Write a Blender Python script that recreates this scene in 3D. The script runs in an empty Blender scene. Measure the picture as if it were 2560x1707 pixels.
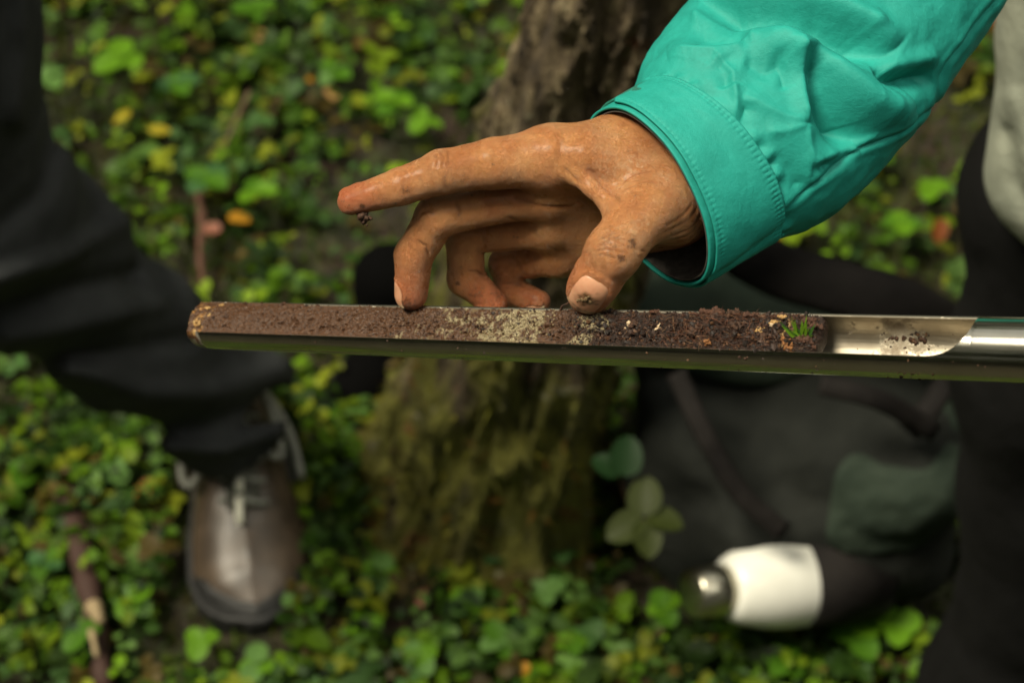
import bpy, bmesh, math, random
import numpy as np
from mathutils import Vector, Matrix, noise as mnoise

# ------------------------------------------------------------------ camera, sky, sun, exposure
SC = bpy.context.scene
COL = SC.collection
PITCH = math.radians(48.0)
CAMZ = 1.6
HF = math.radians(14.0)
KPX = math.tan(HF) / 1280.0
FOCUS = 0.872

cam_data = bpy.data.cameras.new('camera')
cam = bpy.data.objects.new('camera', cam_data)
COL.objects.link(cam)
cam.location = (0, 0, CAMZ)
cam.rotation_euler = (math.pi / 2 - PITCH, 0, 0)
cam_data.sensor_width = 36.0
cam_data.lens = 18.0 / math.tan(HF)
cam_data.clip_start = 0.02
cam_data.clip_end = 200
cam_data.dof.use_dof = True
cam_data.dof.focus_distance = FOCUS
cam_data.dof.aperture_fstop = 9.0
SC.camera = cam

world = bpy.data.worlds.new('World')
SC.world = world
world.use_nodes = True
wn = world.node_tree.nodes
wl = world.node_tree.links
sky = wn.new('ShaderNodeTexSky')
sky.sky_type = 'NISHITA'
sky.sun_disc = False
SUN_EL, SUN_AZ = math.radians(63), math.radians(-78)     # high, from the left
sky.sun_elevation = SUN_EL
sky.sun_rotation = math.radians(180) + SUN_AZ
sky.air_density = 1.0
sky.dust_density = 3.0
sky.ozone_density = 0.6
hs = wn.new('ShaderNodeHueSaturation')          # overcast: a nearly colourless sky
hs.inputs['Saturation'].default_value = 0.12
tint = wn.new('ShaderNodeMix'); tint.data_type = 'RGBA'; tint.blend_type = 'MULTIPLY'
tint.inputs[0].default_value = 1.0
tint.inputs[7].default_value = (1.0, 0.97, 0.82, 1)
wl.new(sky.outputs[0], hs.inputs['Color'])
wl.new(hs.outputs[0], tint.inputs[6])
wl.new(tint.outputs[2], wn['Background'].inputs[0])
wn['Background'].inputs[1].default_value = 0.048

sun_data = bpy.data.lights.new('sun', 'SUN')
sun = bpy.data.objects.new('sun', sun_data)
COL.objects.link(sun)
sun_data.energy = 1.5
sun_data.angle = math.radians(22)
sun_data.color = (1.0, 0.91, 0.71)
# direction to the sun
sdir = Vector((math.sin(SUN_AZ) * math.cos(SUN_EL), -math.cos(SUN_AZ) * math.cos(SUN_EL), math.sin(SUN_EL)))
sun.rotation_euler = sdir.to_track_quat('Z', 'Y').to_euler()
sun.location = (0, 0, 5)

SC.view_settings.view_transform = 'Standard'
SC.view_settings.look = 'None'
SC.view_settings.gamma = 1.0
SC.view_settings.exposure = 1.95
SC.cycles.use_denoising = True
SC.cycles.max_bounces = 8
SC.cycles.sample_clamp_indirect = 4.0

# ------------------------------------------------------------------ helpers
FW = Vector((0, math.cos(PITCH), -math.sin(PITCH)))
UPV = Vector((0, math.sin(PITCH), math.cos(PITCH)))
RT = Vector((1, 0, 0))
CAMP = Vector((0, 0, CAMZ))
RCW = np.array([[1, 0, 0], [0, math.sin(PITCH), -math.cos(PITCH)], [0, math.cos(PITCH), math.sin(PITCH)]])
# columns above map local (x right, y up, z towards the lens) to the world
RCW = np.array([list(RT), list(UPV), list(-FW)]).T


def loc3(px, py, d):
    """photo pixel and distance (metres along the lens axis) -> local millimetres (right, up, towards lens)"""
    return np.array([(px - 1280) * KPX * d * 1000, (853.5 - py) * KPX * d * 1000, -d * 1000])


def to_world(v):
    v = np.asarray(v, dtype=float) * 0.001
    return v @ RCW.T + np.array([0, 0, CAMZ])


def at(px, py, d):
    return Vector(to_world(loc3(px, py, d)))


def ground_at(px, py, h=0.0):
    r = FW + RT * ((px - 1280) * KPX) + UPV * ((853.5 - py) * KPX)
    t = (h - CAMZ) / r.z
    return CAMP + r * t


def tag(o, label=None, cat=None, group=None, kind=None):
    if label: o['label'] = label
    if cat: o['category'] = cat
    if group: o['group'] = group
    if kind: o['kind'] = kind
    return o


def empty(name, loc, label=None, cat=None, group=None):
    o = bpy.data.objects.new(name, None)
    COL.objects.link(o)
    o.location = loc
    o.empty_display_size = 0.02
    tag(o, label, cat, group)
    return o


def mesh_obj(name, verts, faces, mat, parent=None, origin=None, smooth=True, attrs=None):
    """verts in world metres; the object's own origin is put at origin (or the parent's place)"""
    verts = np.asarray(verts, dtype=float)
    base = Vector((0, 0, 0))
    if parent is not None:
        q = parent
        while q is not None:
            base = base + q.location
            q = q.parent
    if origin is None:
        org = base
    else:
        org = Vector(origin)
    me = bpy.data.meshes.new(name)
    vv = verts - np.array(org)
    if isinstance(faces, np.ndarray):
        nf, k = faces.shape
        me.vertices.add(len(vv))
        me.vertices.foreach_set('co', vv.astype(np.float32).ravel())
        me.loops.add(nf * k)
        me.loops.foreach_set('vertex_index', faces.astype(np.int32).ravel())
        me.polygons.add(nf)
        me.polygons.foreach_set('loop_start', np.arange(nf, dtype=np.int32) * k)
        me.polygons.foreach_set('loop_total', np.full(nf, k, dtype=np.int32))
        me.update(calc_edges=True)
    else:
        me.from_pydata([tuple(v) for v in vv], [], [tuple(f) for f in faces])
    me.validate()
    if smooth:
        me.polygons.foreach_set('use_smooth', [True] * len(me.polygons))
    if attrs:
        for an, av in attrs.items():
            av = np.asarray(av, dtype=np.float32)
            if av.ndim == 1:
                a = me.attributes.new(an, 'FLOAT', 'POINT')
                a.data.foreach_set('value', av)
            else:
                a = me.attributes.new(an, 'FLOAT_COLOR', 'POINT')
                if av.shape[1] == 3:
                    av = np.concatenate([av, np.ones((len(av), 1), np.float32)], 1)
                a.data.foreach_set('color', av.ravel())
    me.materials.append(mat)
    o = bpy.data.objects.new(name, me)
    COL.objects.link(o)
    if parent is not None:
        o.parent = parent
        o.location = org - base
    else:
        o.location = org
    return o


# ---- signed distance modelling: shapes are blended as fields, then meshed
def cap(P, a, b, ra, rb, flat=None):
    a = np.asarray(a, float); b = np.asarray(b, float)
    ba = b - a
    L = float(ba @ ba) + 1e-9
    t = np.clip(((P - a) @ ba) / L, 0, 1)
    v = P - a - t[:, None] * ba
    if flat is not None:
        n, f = flat
        n = np.asarray(n, float); n = n / np.linalg.norm(n)
        c = v @ n
        v = v + (c * (1.0 / f - 1.0))[:, None] * n
    return np.sqrt((v * v).sum(1)) - (ra + (rb - ra) * t)


def ell(P, c, r, R=None):
    v = P - np.asarray(c, float)
    if R is not None:
        v = v @ R
    r = np.asarray(r, float)
    k0 = np.sqrt(((v / r) ** 2).sum(1))
    k1 = np.sqrt(((v / (r * r)) ** 2).sum(1)) + 1e-9
    return k0 * (k0 - 1.0) / k1


def rbox(P, c, h, r, R=None):
    v = P - np.asarray(c, float)
    if R is not None:
        v = v @ R
    q = np.abs(v) - (np.asarray(h, float) - r)
    return np.sqrt((np.maximum(q, 0) ** 2).sum(1)) + np.minimum(q.max(1), 0) - r


def smin(a, b, k):
    h = np.maximum(k - np.abs(a - b), 0) / k
    return np.minimum(a, b) - h * h * k * 0.25


def smax(a, b, k):
    return -smin(-a, -b, k)


def chain(P, pts, rad, k=1.5, flat=None):
    d = None
    for i in range(len(pts) - 1):
        c = cap(P, pts[i], pts[i + 1], rad[i], rad[i + 1], flat)
        d = c if d is None else smin(d, c, k)
    return d


def sdf_mesh(fn, lo, hi, h, project=2):
    """surface nets over a field given on point lists; returns verts, quads"""
    lo = np.asarray(lo, float); hi = np.asarray(hi, float)
    B = 6
    nb = np.ceil((hi - lo) / (h * B)).astype(int)
    n = nb * B
    # coarse pass
    cx = [lo[i] + (np.arange(nb[i]) + 0.5) * B * h for i in range(3)]
    G = np.stack(np.meshgrid(*cx, indexing='ij'), -1).reshape(-1, 3)
    dc = fn(G).reshape(nb)
    act = np.abs(dc) < B * h * 1.35
    F = np.repeat(np.repeat(np.repeat(dc, B, 0), B, 1), B, 2).astype(np.float32)
    A = np.repeat(np.repeat(np.repeat(act, B, 0), B, 1), B, 2)
    idx = np.argwhere(A)
    pts = lo + (idx + 0.5) * h
    out = np.empty(len(pts), np.float32)
    for s in range(0, len(pts), 400000):
        out[s:s + 400000] = fn(pts[s:s + 400000])
    F[A] = out
    S = F < 0
    C = np.zeros(tuple(n - 1), np.int8)
    for dx in (0, 1):
        for dy in (0, 1):
            for dz in (0, 1):
                C += S[dx:n[0] - 1 + dx, dy:n[1] - 1 + dy, dz:n[2] - 1 + dz]
    mix = (C > 0) & (C < 8)
    cells = np.argwhere(mix)
    vid = np.full(mix.shape, -1, np.int64)
    vid[mix] = np.arange(len(cells))
    acc = np.zeros((len(cells), 3)); cnt = np.zeros(len(cells))
    corners = [(x, y, z) for x in (0, 1) for y in (0, 1) for z in (0, 1)]
    for i in range(8):
        for j in range(i + 1, 8):
            a, b = np.array(corners[i]), np.array(corners[j])
            if np.abs(a - b).sum() != 1:
                continue
            fa = F[tuple((cells + a).T)]; fb = F[tuple((cells + b).T)]
            m = (fa < 0) != (fb < 0)
            t = np.where(m, fa / np.where(m, fa - fb, 1), 0)
            p = cells + a + t[:, None] * (b - a)
            acc[m] += p[m]; cnt[m] += 1
    V = lo + (acc / np.maximum(cnt, 1)[:, None] + 0.5) * h
    faces = []
    for ax in range(3):
        u, w = (ax + 1) % 3, (ax + 2) % 3
        sl0 = [slice(None)] * 3; sl1 = [slice(None)] * 3
        sl0[ax] = slice(0, n[ax] - 1); sl1[ax] = slice(1, n[ax])
        ch = S[tuple(sl0)] != S[tuple(sl1)]
        e = np.argwhere(ch)
        ok = (e[:, u] > 0) & (e[:, w] > 0) & (e[:, u] < n[u] - 1) & (e[:, w] < n[w] - 1)
        e = e[ok]
        if len(e) == 0:
            continue
        inside = S[tuple(e.T)]
        eu = np.zeros(3, int); eu[u] = 1
        ew = np.zeros(3, int); ew[w] = 1
        q = np.stack([vid[tuple((e - eu - ew).T)], vid[tuple((e - ew).T)], vid[tuple(e.T)], vid[tuple((e - eu).T)]], 1)
        q[~inside] = q[~inside][:, ::-1]
        faces.append(q)
    Q = np.concatenate(faces)
    Q = Q[(Q >= 0).all(1)]
    for _ in range(project):
        d = fn(V)
        g = grad(fn, V, h * 0.5)
        V = V - g * np.clip(d, -h, h)[:, None] * 0.8
    return V, Q


def grad(fn, V, e):
    g = np.stack([fn(V + np.eye(3)[i] * e) - fn(V - np.eye(3)[i] * e) for i in range(3)], 1)
    return g / (np.linalg.norm(g, axis=1)[:, None] + 1e-9)


# ---- cheap vector noise (numpy), for shapes
_rs = np.random.RandomState(7)
_PERM = _rs.permutation(512)
_GR = _rs.uniform(-1, 1, 512)


def vnoise(P, scale=1.0, seed=0):
    p = np.asarray(P) * scale + seed * 17.31
    i = np.floor(p).astype(np.int64); f = p - i
    f = f * f * f * (f * (f * 6 - 15) + 10)
    def hsh(x, y, z):
        return _GR[(_PERM[(_PERM[(_PERM[x & 511] + y) & 511] + z) & 511])]
    r = 0
    for dx in (0, 1):
        for dy in (0, 1):
            for dz in (0, 1):
                wgt = (f[:, 0] if dx else 1 - f[:, 0]) * (f[:, 1] if dy else 1 - f[:, 1]) * (f[:, 2] if dz else 1 - f[:, 2])
                r = r + wgt * hsh(i[:, 0] + dx, i[:, 1] + dy, i[:, 2] + dz)
    return r


def fbm(P, scale, oct=4, seed=0, gain=0.5):
    s = 0; a = 1
    for o in range(oct):
        s = s + a * vnoise(P, scale * (2.03 ** o), seed + o)
        a *= gain
    return s


def tube_mesh(path, radii, n=8, caps=True):
    """swept round tube along world points"""
    path = [Vector(p) for p in path]
    V, Fc = [], []
    up = Vector((0.13, 0.31, 0.94)).normalized()
    m = len(path)
    for i, p in enumerate(path):
        t = (path[min(i + 1, m - 1)] - path[max(i - 1, 0)]).normalized()
        a = t.cross(up)
        if a.length < 1e-4:
            a = t.cross(Vector((1, 0, 0)))
        a.normalize(); b = t.cross(a).normalized()
        r = radii[i] if hasattr(radii, '__len__') else radii
        for j in range(n):
            an = 2 * math.pi * j / n
            V.append(p + a * (math.cos(an) * r) + b * (math.sin(an) * r))
    for i in range(m - 1):
        for j in range(n):
            Fc.append((i * n + j, i * n + (j + 1) % n, (i + 1) * n + (j + 1) % n, (i + 1) * n + j))
    if caps:
        Fc.append(tuple(range(n))[::-1]); Fc.append(tuple((m - 1) * n + j for j in range(n)))
    return [tuple(v) for v in V], Fc


def smooth_path(pts, sub=6):
    """Catmull-Rom through points (numpy rows)"""
    pts = np.asarray(pts, float)
    P = np.vstack([2 * pts[0] - pts[1], pts, 2 * pts[-1] - pts[-2]])
    out = []
    for i in range(1, len(P) - 2):
        for s in range(sub):
            t = s / sub
            out.append(0.5 * ((2 * P[i]) + (-P[i - 1] + P[i + 1]) * t + (2 * P[i - 1] - 5 * P[i] + 4 * P[i + 1] - P[i + 2]) * t * t
                              + (-P[i - 1] + 3 * P[i] - 3 * P[i + 1] + P[i + 2]) * t ** 3))
    out.append(pts[-1])
    return np.array(out)


# ---- materials
class Mat:
    def __init__(s, name):
        s.m = bpy.data.materials.new(name)
        s.m.use_nodes = True
        s.nt = s.m.node_tree
        s.b = s.nt.nodes['Principled BSDF']
        s.out = s.nt.nodes['Material Output']

    def n(s, typ, **kw):
        nd = s.nt.nodes.new(typ)
        for k, v in kw.items():
            if k.startswith('i_'):
                nd.inputs[k[2:].replace('_', ' ')].default_value = v
            else:
                setattr(nd, k, v)
        return nd

    def l(s, a, b):
        s.nt.links.new(a, b)

    def set(s, **kw):
        for k, v in kw.items():
            s.b.inputs[k.replace('_', ' ')].default_value = v
        return s

    def noise(s, scale, detail=4, rough=0.55, vec=None, dist=0.0):
        nd = s.n('ShaderNodeTexNoise')
        nd.inputs['Scale'].default_value = scale
        nd.inputs['Detail'].default_value = detail
        nd.inputs['Roughness'].default_value = rough
        nd.inputs['Distortion'].default_value = dist
        s.l(vec if vec is not None else s.obj(), nd.inputs['Vector'])
        return nd

    def obj(s):
        if not hasattr(s, '_tc'):
            s._tc = s.n('ShaderNodeTexCoord')
        return s._tc.outputs['Object']

    def ramp(s, fac, stops):
        r = s.n('ShaderNodeValToRGB')
        e = r.color_ramp.elements
        while len(e) < len(stops):
            e.new(0.5)
        for i, (p, c) in enumerate(stops):
            e[i].position = p
            e[i].color = (c if hasattr(c, '__len__') else (c, c, c)) + ((1,) if not hasattr(c, '__len__') or len(c) == 3 else ())
        s.l(fac, r.inputs[0])
        return r.outputs[0]

    def mix(s, fac, a, b, mode='MIX'):
        m = s.n('ShaderNodeMix', data_type='RGBA', blend_type=mode)
        for inp, v in ((m.inputs[0], fac), (m.inputs[6], a), (m.inputs[7], b)):
            if isinstance(v, (int, float)):
                inp.default_value = v
            elif isinstance(v, tuple):
                inp.default_value = v + ((1,) if len(v) == 3 else ())
            else:
                s.l(v, inp)
        return m.outputs[2]

    def math(s, op, a, b=None, clamp=False):
        m = s.n('ShaderNodeMath', operation=op, use_clamp=clamp)
        for inp, v in ((m.inputs[0], a), (m.inputs[1], b)):
            if v is None:
                continue
            if isinstance(v, (int, float)):
                inp.default_value = v
            else:
                s.l(v, inp)
        return m.outputs[0]

    def attr(s, name, out='Fac'):
        a = s.n('ShaderNodeAttribute', attribute_name=name)
        return a.outputs[out]

    def bump(s, height, strength=0.3, dist=0.001, prev=None):
        b = s.n('ShaderNodeBump')
        b.inputs['Strength'].default_value = strength
        b.inputs['Distance'].default_value = dist
        s.l(height, b.inputs['Height'])
        if prev is not None:
            s.l(prev, b.inputs['Normal'])
        return b.outputs[0]

    def color(s, c):
        s.l(c, s.b.inputs['Base Color'])

    def normal(s, c):
        s.l(c, s.b.inputs['Normal'])



# ------------------------------------------------------------------ unseen woods, added as a ring to shut out low sky light
def woods():
    rs = np.random.RandomState(3)
    V = []; F = []
    n = 15000
    ang = rs.uniform(0, 2 * math.pi, n); rad = rs.uniform(4.4, 9.5, n); z = rs.uniform(0.0, 1, n) ** 0.8 * 6.0
    keep = z < 9.5
    for a, r, h in zip(ang[keep], rad[keep], z[keep]):
        c = np.array([r * math.cos(a), 1.2 + r * math.sin(a), h])
        s = rs.uniform(0.18, 0.45)
        u = rs.normal(size=3); u /= np.linalg.norm(u)
        w = np.cross(u, rs.normal(size=3)); w /= np.linalg.norm(w)
        i = len(V)
        V += [c - u * s, c - w * s * 0.45, c + u * s, c + w * s * 0.45]
        F.append((i, i + 1, i + 2, i + 3))
    return np.array(V), np.array(F)


M = Mat('woodland_screen_leaves')
c = M.ramp(M.noise(1.5, 3).outputs['Fac'], [(0.3, (0.030, 0.050, 0.008)), (0.7, (0.085, 0.125, 0.016))])
M.color(c); M.set(Roughness=0.7)
wv_, wf_ = woods()
wo = mesh_obj('woodland_screen', wv_, wf_, M.m, None, origin=(0, 1.2, 0), smooth=False)
tag(wo, 'unseen ring of dark green woods foliage, added to block low sky light', 'foliage', kind='stuff')

# ------------------------------------------------------------------ forest floor
def gheight(x, y):
    p = np.stack([np.asarray(x, float), np.asarray(y, float), np.zeros(np.shape(x))], -1).reshape(-1, 3)
    h = 0.016 * fbm(p, 3.1, 3, 2) + 0.006 * fbm(p, 14, 2, 6)
    far = np.clip((np.abs(p[:, 1] - 1.5) - 1.2) / 6, 0, 1) + np.clip((np.abs(p[:, 0]) - 1.2) / 6, 0, 1)
    return (h - 0.02 * 0 + far * 0.0).reshape(np.shape(x))


def axis_pts(c, half, n, far):
    core_ = np.linspace(c - half, c + half, n)
    out = c + half + np.geomspace(0.05, far, 24)
    inn = c - half - np.geomspace(0.05, far, 24)[::-1]
    return np.concatenate([inn, core_, out])


gx = axis_pts(0, 1.1, 190, 60); gy = axis_pts(1.6, 1.1, 190, 60)
GX, GY = np.meshgrid(gx, gy, indexing='ij')
GZ = gheight(GX, GY)
I = np.arange(GX.size).reshape(GX.shape)
gq = np.stack([I[:-1, :-1], I[1:, :-1], I[1:, 1:], I[:-1, 1:]], -1).reshape(-1, 4)
M = Mat('forest_floor')
n1 = M.noise(9, 5, 0.6)
n2 = M.noise(55, 5, 0.65)
c = M.ramp(n2.outputs['Fac'], [(0.3, (0.005, 0.004, 0.002)), (0.5, (0.018, 0.020, 0.005)), (0.7, (0.038, 0.050, 0.008))])
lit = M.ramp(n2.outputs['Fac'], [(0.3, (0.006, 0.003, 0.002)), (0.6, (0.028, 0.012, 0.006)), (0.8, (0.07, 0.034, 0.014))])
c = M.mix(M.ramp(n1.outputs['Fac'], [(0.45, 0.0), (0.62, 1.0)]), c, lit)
M.color(c); M.set(Roughness=0.9)
M.normal(M.bump(n2.outputs['Fac'], 0.8, 0.02))
grd = mesh_obj('ground', np.stack([GX, GY, GZ], -1).reshape(-1, 3), gq, M.m, None)
tag(grd, kind='structure')


# ---- leaves
def leaf_template(nu=6, nv=3, tipw=0.5, basew=0.4):
    """unit leaf along +x, width 1 across y, z cupped"""
    V = []; F = []
    for i in range(nu):
        u = i / (nu - 1)
        w = max(0.0, 1 - (2 * (0.03 + 0.96 * u ** 0.8) - 1) ** 2) ** 0.5
        for j in range(nv):
            v = -1 + 2 * j / (nv - 1)
            V.append((u, 0.5 * w * v, 0.10 * abs(v) ** 1.5 * w - 0.16 * u * u))
    for i in range(nu - 1):
        for j in range(nv - 1):
            a = i * nv + j
            F.append((a, a + nv, a + nv + 1, a + 1))
    return np.array(V), np.array(F)


LT, LF = leaf_template()


def place_leaves(pos, yaw, pitch, roll, length, width):
    """arrays -> verts, faces of many leaves in one go"""
    n = len(pos)
    V = np.repeat(LT[None], n, 0).copy()
    V[:, :, 0] *= length[:, None]; V[:, :, 1] *= width[:, None]; V[:, :, 2] *= length[:, None]
    cr, sr = np.cos(roll)[:, None], np.sin(roll)[:, None]
    y, z = V[:, :, 1] * cr - V[:, :, 2] * sr, V[:, :, 1] * sr + V[:, :, 2] * cr
    V[:, :, 1], V[:, :, 2] = y, z
    cp, sp = np.cos(pitch)[:, None], np.sin(pitch)[:, None]
    x, z = V[:, :, 0] * cp - V[:, :, 2] * sp, V[:, :, 0] * sp + V[:, :, 2] * cp
    V[:, :, 0], V[:, :, 2] = x, z
    cy, sy = np.cos(yaw)[:, None], np.sin(yaw)[:, None]
    x, y = V[:, :, 0] * cy - V[:, :, 1] * sy, V[:, :, 0] * sy + V[:, :, 1] * cy
    V[:, :, 0], V[:, :, 1] = x, y
    V += pos[:, None, :]
    F = LF[None] + (np.arange(n) * len(LT))[:, None, None]
    return V.reshape(-1, 3), F.reshape(-1, 4)


def leaf_material(name, fixed=None):
    M = Mat(name)
    if fixed is None:
        c = M.attr('leafcol', 'Color')
    else:
        c = M.ramp(M.noise(70, 3).outputs['Fac'], [(0.3, tuple(x * 0.7 for x in fixed)), (0.7, fixed)])
    c = M.mix(M.ramp(M.noise(160, 3).outputs['Fac'], [(0.45, 0.0), (0.8, 0.35)]), c, (0.02, 0.035, 0.006), 'MIX')
    M.color(c)
    M.set(Roughness=0.5)
    M.b.inputs['Specular IOR Level'].default_value = 0.14
    tr = M.n('ShaderNodeBsdfTranslucent')
    M.l(M.mix(1.0, c, (1.3, 1.25, 0.5), 'MULTIPLY'), tr.inputs['Color'])
    mx = M.n('ShaderNodeMixShader'); mx.inputs[0].default_value = 0.28
    M.l(M.b.outputs[0], mx.inputs[1]); M.l(tr.outputs[0], mx.inputs[2])
    M.l(mx.outputs[0], M.out.inputs['Surface'])
    return M.m


M_LEAF = leaf_material('leaf_green')
rs = np.random.RandomState(11)
PAL = np.array([(0.064, 0.138, 0.006), (0.100, 0.195, 0.008), (0.042, 0.098, 0.006), (0.022, 0.054, 0.006), (0.080, 0.155, 0.032), (0.120, 0.190, 0.008), (0.044, 0.098, 0.026), (0.160, 0.190, 0.012), (0.018, 0.045, 0.006), (0.07, 0.05, 0.012)])


def keep_out(x, y):
    """where no loose plants grow: shoe, pack, trunk foot"""
    k = np.zeros(len(x), bool)
    tb = ground_at(1215, 1265)
    k |= ((x - tb.x) ** 2 + ((y - tb.y)) ** 2) < 0.088 ** 2
    sh = ground_at(590, 1380)
    k |= (np.abs(x - sh.x + 0.25 * (y - sh.y) * 0) < 0.062) & (np.abs(y - sh.y) < 0.15)
    k |= (np.abs(x - 0.262) < 0.16) & (np.abs(y - 1.20) < 0.125)
    return k


def ground_cover():
    # clusters of leaves on short stalks
    N = 24000
    x = rs.uniform(-0.85, 0.95, N); y = np.where(rs.rand(N) < 0.25, rs.uniform(0.95, 1.35, N), rs.uniform(0.05, 2.45, N))
    dens = vnoise(np.stack([x, y, 0 * x], 1), 7.0, 41)
    keep = (dens > rs.uniform(-0.8, 0.5, N)) & ~keep_out(x, y)
    x, y = x[keep], y[keep]
    n = len(x)
    h = gheight(x, y) + rs.uniform(0.012, 0.055, n) * (0.6 + 0.4 * rs.rand(n))
    P, Y, PI_, RO, L, W, Cc = [], [], [], [], [], [], []
    for i in range(n):
        k = rs.choice([3, 3, 3, 4, 5])
        size = rs.choice([0.006, 0.009, 0.0125, 0.018], p=[0.34, 0.36, 0.22, 0.08]) * rs.uniform(0.85, 1.2)
        if y[i] > 1.75: size *= 1.15
        base = PAL[rs.randint(len(PAL))] * rs.choice([0.36, 0.66, 0.95, 1.28], p=[0.22, 0.3, 0.30, 0.18]) * rs.uniform(0.85, 1.15)
        a0 = rs.uniform(0, 6.28)
        for j in range(k):
            P.append((x[i] + rs.normal() * 0.003, y[i] + rs.normal() * 0.003, h[i] + rs.normal() * 0.004))
            Y.append(a0 + j * 6.283 / k + rs.normal() * 0.3)
            PI_.append(rs.normal() * 0.30 + 0.10)
            RO.append(rs.normal() * 0.25)
            s = size * rs.uniform(0.75, 1.2)
            L.append(s * 1.15); W.append(s * rs.uniform(0.8, 1.1))
            Cc.append(base * rs.uniform(0.85, 1.15))
    V, F = place_leaves(np.array(P), np.array(Y), np.array(PI_), np.array(RO), np.array(L), np.array(W))
    col = np.repeat(np.array(Cc), len(LT), 0)
    return V, F, col


V, F, col = ground_cover()
o = mesh_obj('ground_cover', V, F, M_LEAF, None, origin=(0, 1.5, 0), attrs={'leafcol': col})
tag(o, 'low green leafy ground cover over the forest floor', 'ground cover', kind='stuff')


def moss():
    N = 95000
    x = rs.uniform(-0.75, 0.85, N); y = rs.uniform(0.88, 2.45, N)
    dens = vnoise(np.stack([x, y, 0 * x], 1), 5.0, 61)
    keep = dens > rs.uniform(-0.7, 0.6, N)
    x, y = x[keep], y[keep]; n = len(x)
    z = gheight(x, y) - 0.002
    yaw = rs.uniform(0, 6.28, n); hgt = rs.uniform(0.006, 0.02, n); lean = rs.uniform(0, 0.9, n) * hgt; w = rs.uniform(0.0012, 0.0032, n)
    c = np.stack([x, y, z], 1)
    dx = np.stack([np.cos(yaw), np.sin(yaw), 0 * yaw], 1); dy = np.stack([-np.sin(yaw), np.cos(yaw), 0 * yaw], 1)
    a = c - dy * w[:, None]; b = c + dy * w[:, None]
    t = c + dx * lean[:, None] + np.array([0, 0, 1.0]) * hgt[:, None]
    V = np.stack([a, b, t], 1).reshape(-1, 3)
    F = np.arange(3 * n).reshape(-1, 3)
    pal = np.array([(0.060, 0.095, 0.010), (0.035, 0.070, 0.010), (0.080, 0.100, 0.012), (0.05, 0.04, 0.012)])
    col = np.repeat(pal[rs.randint(4, size=n)] * rs.uniform(0.6, 1.2, (n, 1)), 3, 0)
    return V, F, col


V, F, col = moss()
o = mesh_obj('moss', V, F, M_LEAF, None, origin=(0, 1.5, 0), attrs={'leafcol': col})
tag(o, 'short olive moss between the leaves', 'moss', kind='stuff')

# ------------------------------------------------------------------ the tree
TB0 = np.array(ground_at(1212, 1262)) * 1000
TT0 = np.array(at(1535, 0, 1.50)) * 1000
tdir = (TT0 - TB0) / np.linalg.norm(TT0 - TB0)
TOPX = TB0 + tdir * 2600
t1 = np.cross(tdir, [0, 1, 0]); t1 /= np.linalg.norm(t1)      # to the right-ish
t2 = np.cross(tdir, t1)


def tree_field(P, rough=True):
    h = (P - TB0) @ tdir
    q = P - TB0 - h[:, None] * tdir
    a = np.arctan2(q @ t2, q @ t1)
    r = np.linalg.norm(q, axis=1)
    R = np.interp(h, [-60, 0, 60, 150, 300, 500, 700, 2600], [122, 112, 103, 96, 86, 74, 66, 48])
    # flutes and root swellings
    R = R * (1 + 0.10 * np.cos(3 * a + 0.6) * np.exp(-np.maximum(h, 0) / 350) + 0.05 * np.cos(5 * a + 2.0))
    for ac, wd, dp in ((-2.05, 0.10, 30), (-1.28, 0.08, 24), (-0.72, 0.10, 28), (-2.75, 0.1, 18), (-1.65, 0.05, 14)):
        da = np.angle(np.exp(1j * (a - ac - 0.0004 * h)))
        R = R - dp * np.exp(-(da / wd) ** 2) * (0.6 + 0.5 * np.sin(h / 160.0 + ac * 5))
    s = np.stack([np.cos(a) * 3.2, np.sin(a) * 3.2, h * 0.010], 1)
    s2 = np.stack([np.cos(a) * 4.5, np.sin(a) * 4.5, h * 0.006], 1)
    ridge = 1 - np.abs(fbm(s2, 1.0, 2, 53)) * 1.8
    R = R + 8.0 * fbm(s, 1.0, 3, 13) + 13.0 * np.clip(ridge, 0, 1) ** 2 - 7 + 2.5 * fbm(P, 0.03, 3, 33)
    for ac in (-2.6, -1.55, -0.45, 0.6, 2.4):
        da = np.angle(np.exp(1j * (a - ac)))
        R = R + 34 * np.exp(-(da / 0.28) ** 2) * np.exp(-np.maximum(h + 25, 0) / 55.0)
    return (r - R) * 0.8


M = Mat('mossy_bark')
ob = M.obj()
mpg = M.n('ShaderNodeMapping'); mpg.inputs['Scale'].default_value = (1.0, 1.0, 0.28)
M.l(ob, mpg.inputs['Vector'])
n1 = M.noise(16, 5, 0.6, mpg.outputs[0])
n2 = M.noise(60, 5, 0.7, mpg.outputs[0])
bark = M.ramp(n2.outputs['Fac'], [(0.3, (0.012, 0.008, 0.005)), (0.5, (0.090, 0.065, 0.034)), (0.63, (0.24, 0.19, 0.105)), (0.80, (0.42, 0.37, 0.24))])
mossc = M.ramp(n2.outputs['Fac'], [(0.3, (0.022, 0.022, 0.004)), (0.50, (0.13, 0.125, 0.016)), (0.75, (0.24, 0.24, 0.05))])
c = M.mix(M.ramp(M.math('ADD', n1.outputs['Fac'], M.math('MULTIPLY', M.attr('mossy'), 0.18)), [(0.50, 0.0), (0.60, 1.0)]), bark, mossc)
n3 = M.noise(22, 4, 0.6)
c = M.mix(M.math('MULTIPLY', M.ramp(n3.outputs['Fac'], [(0.62, 0.0), (0.68, 1.0)]), 0.75), c, (0.13, 0.042, 0.010))
n4 = M.noise(34, 4, 0.6)
c = M.mix(M.math('MULTIPLY', M.ramp(n4.outputs['Fac'], [(0.63, 0.0), (0.68, 1.0)]), 0.7), c, (0.36, 0.34, 0.22))
M.color(c); M.set(Roughness=0.9)
M.normal(M.bump(n2.outputs['Fac'], 1.0, 0.022))
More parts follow.
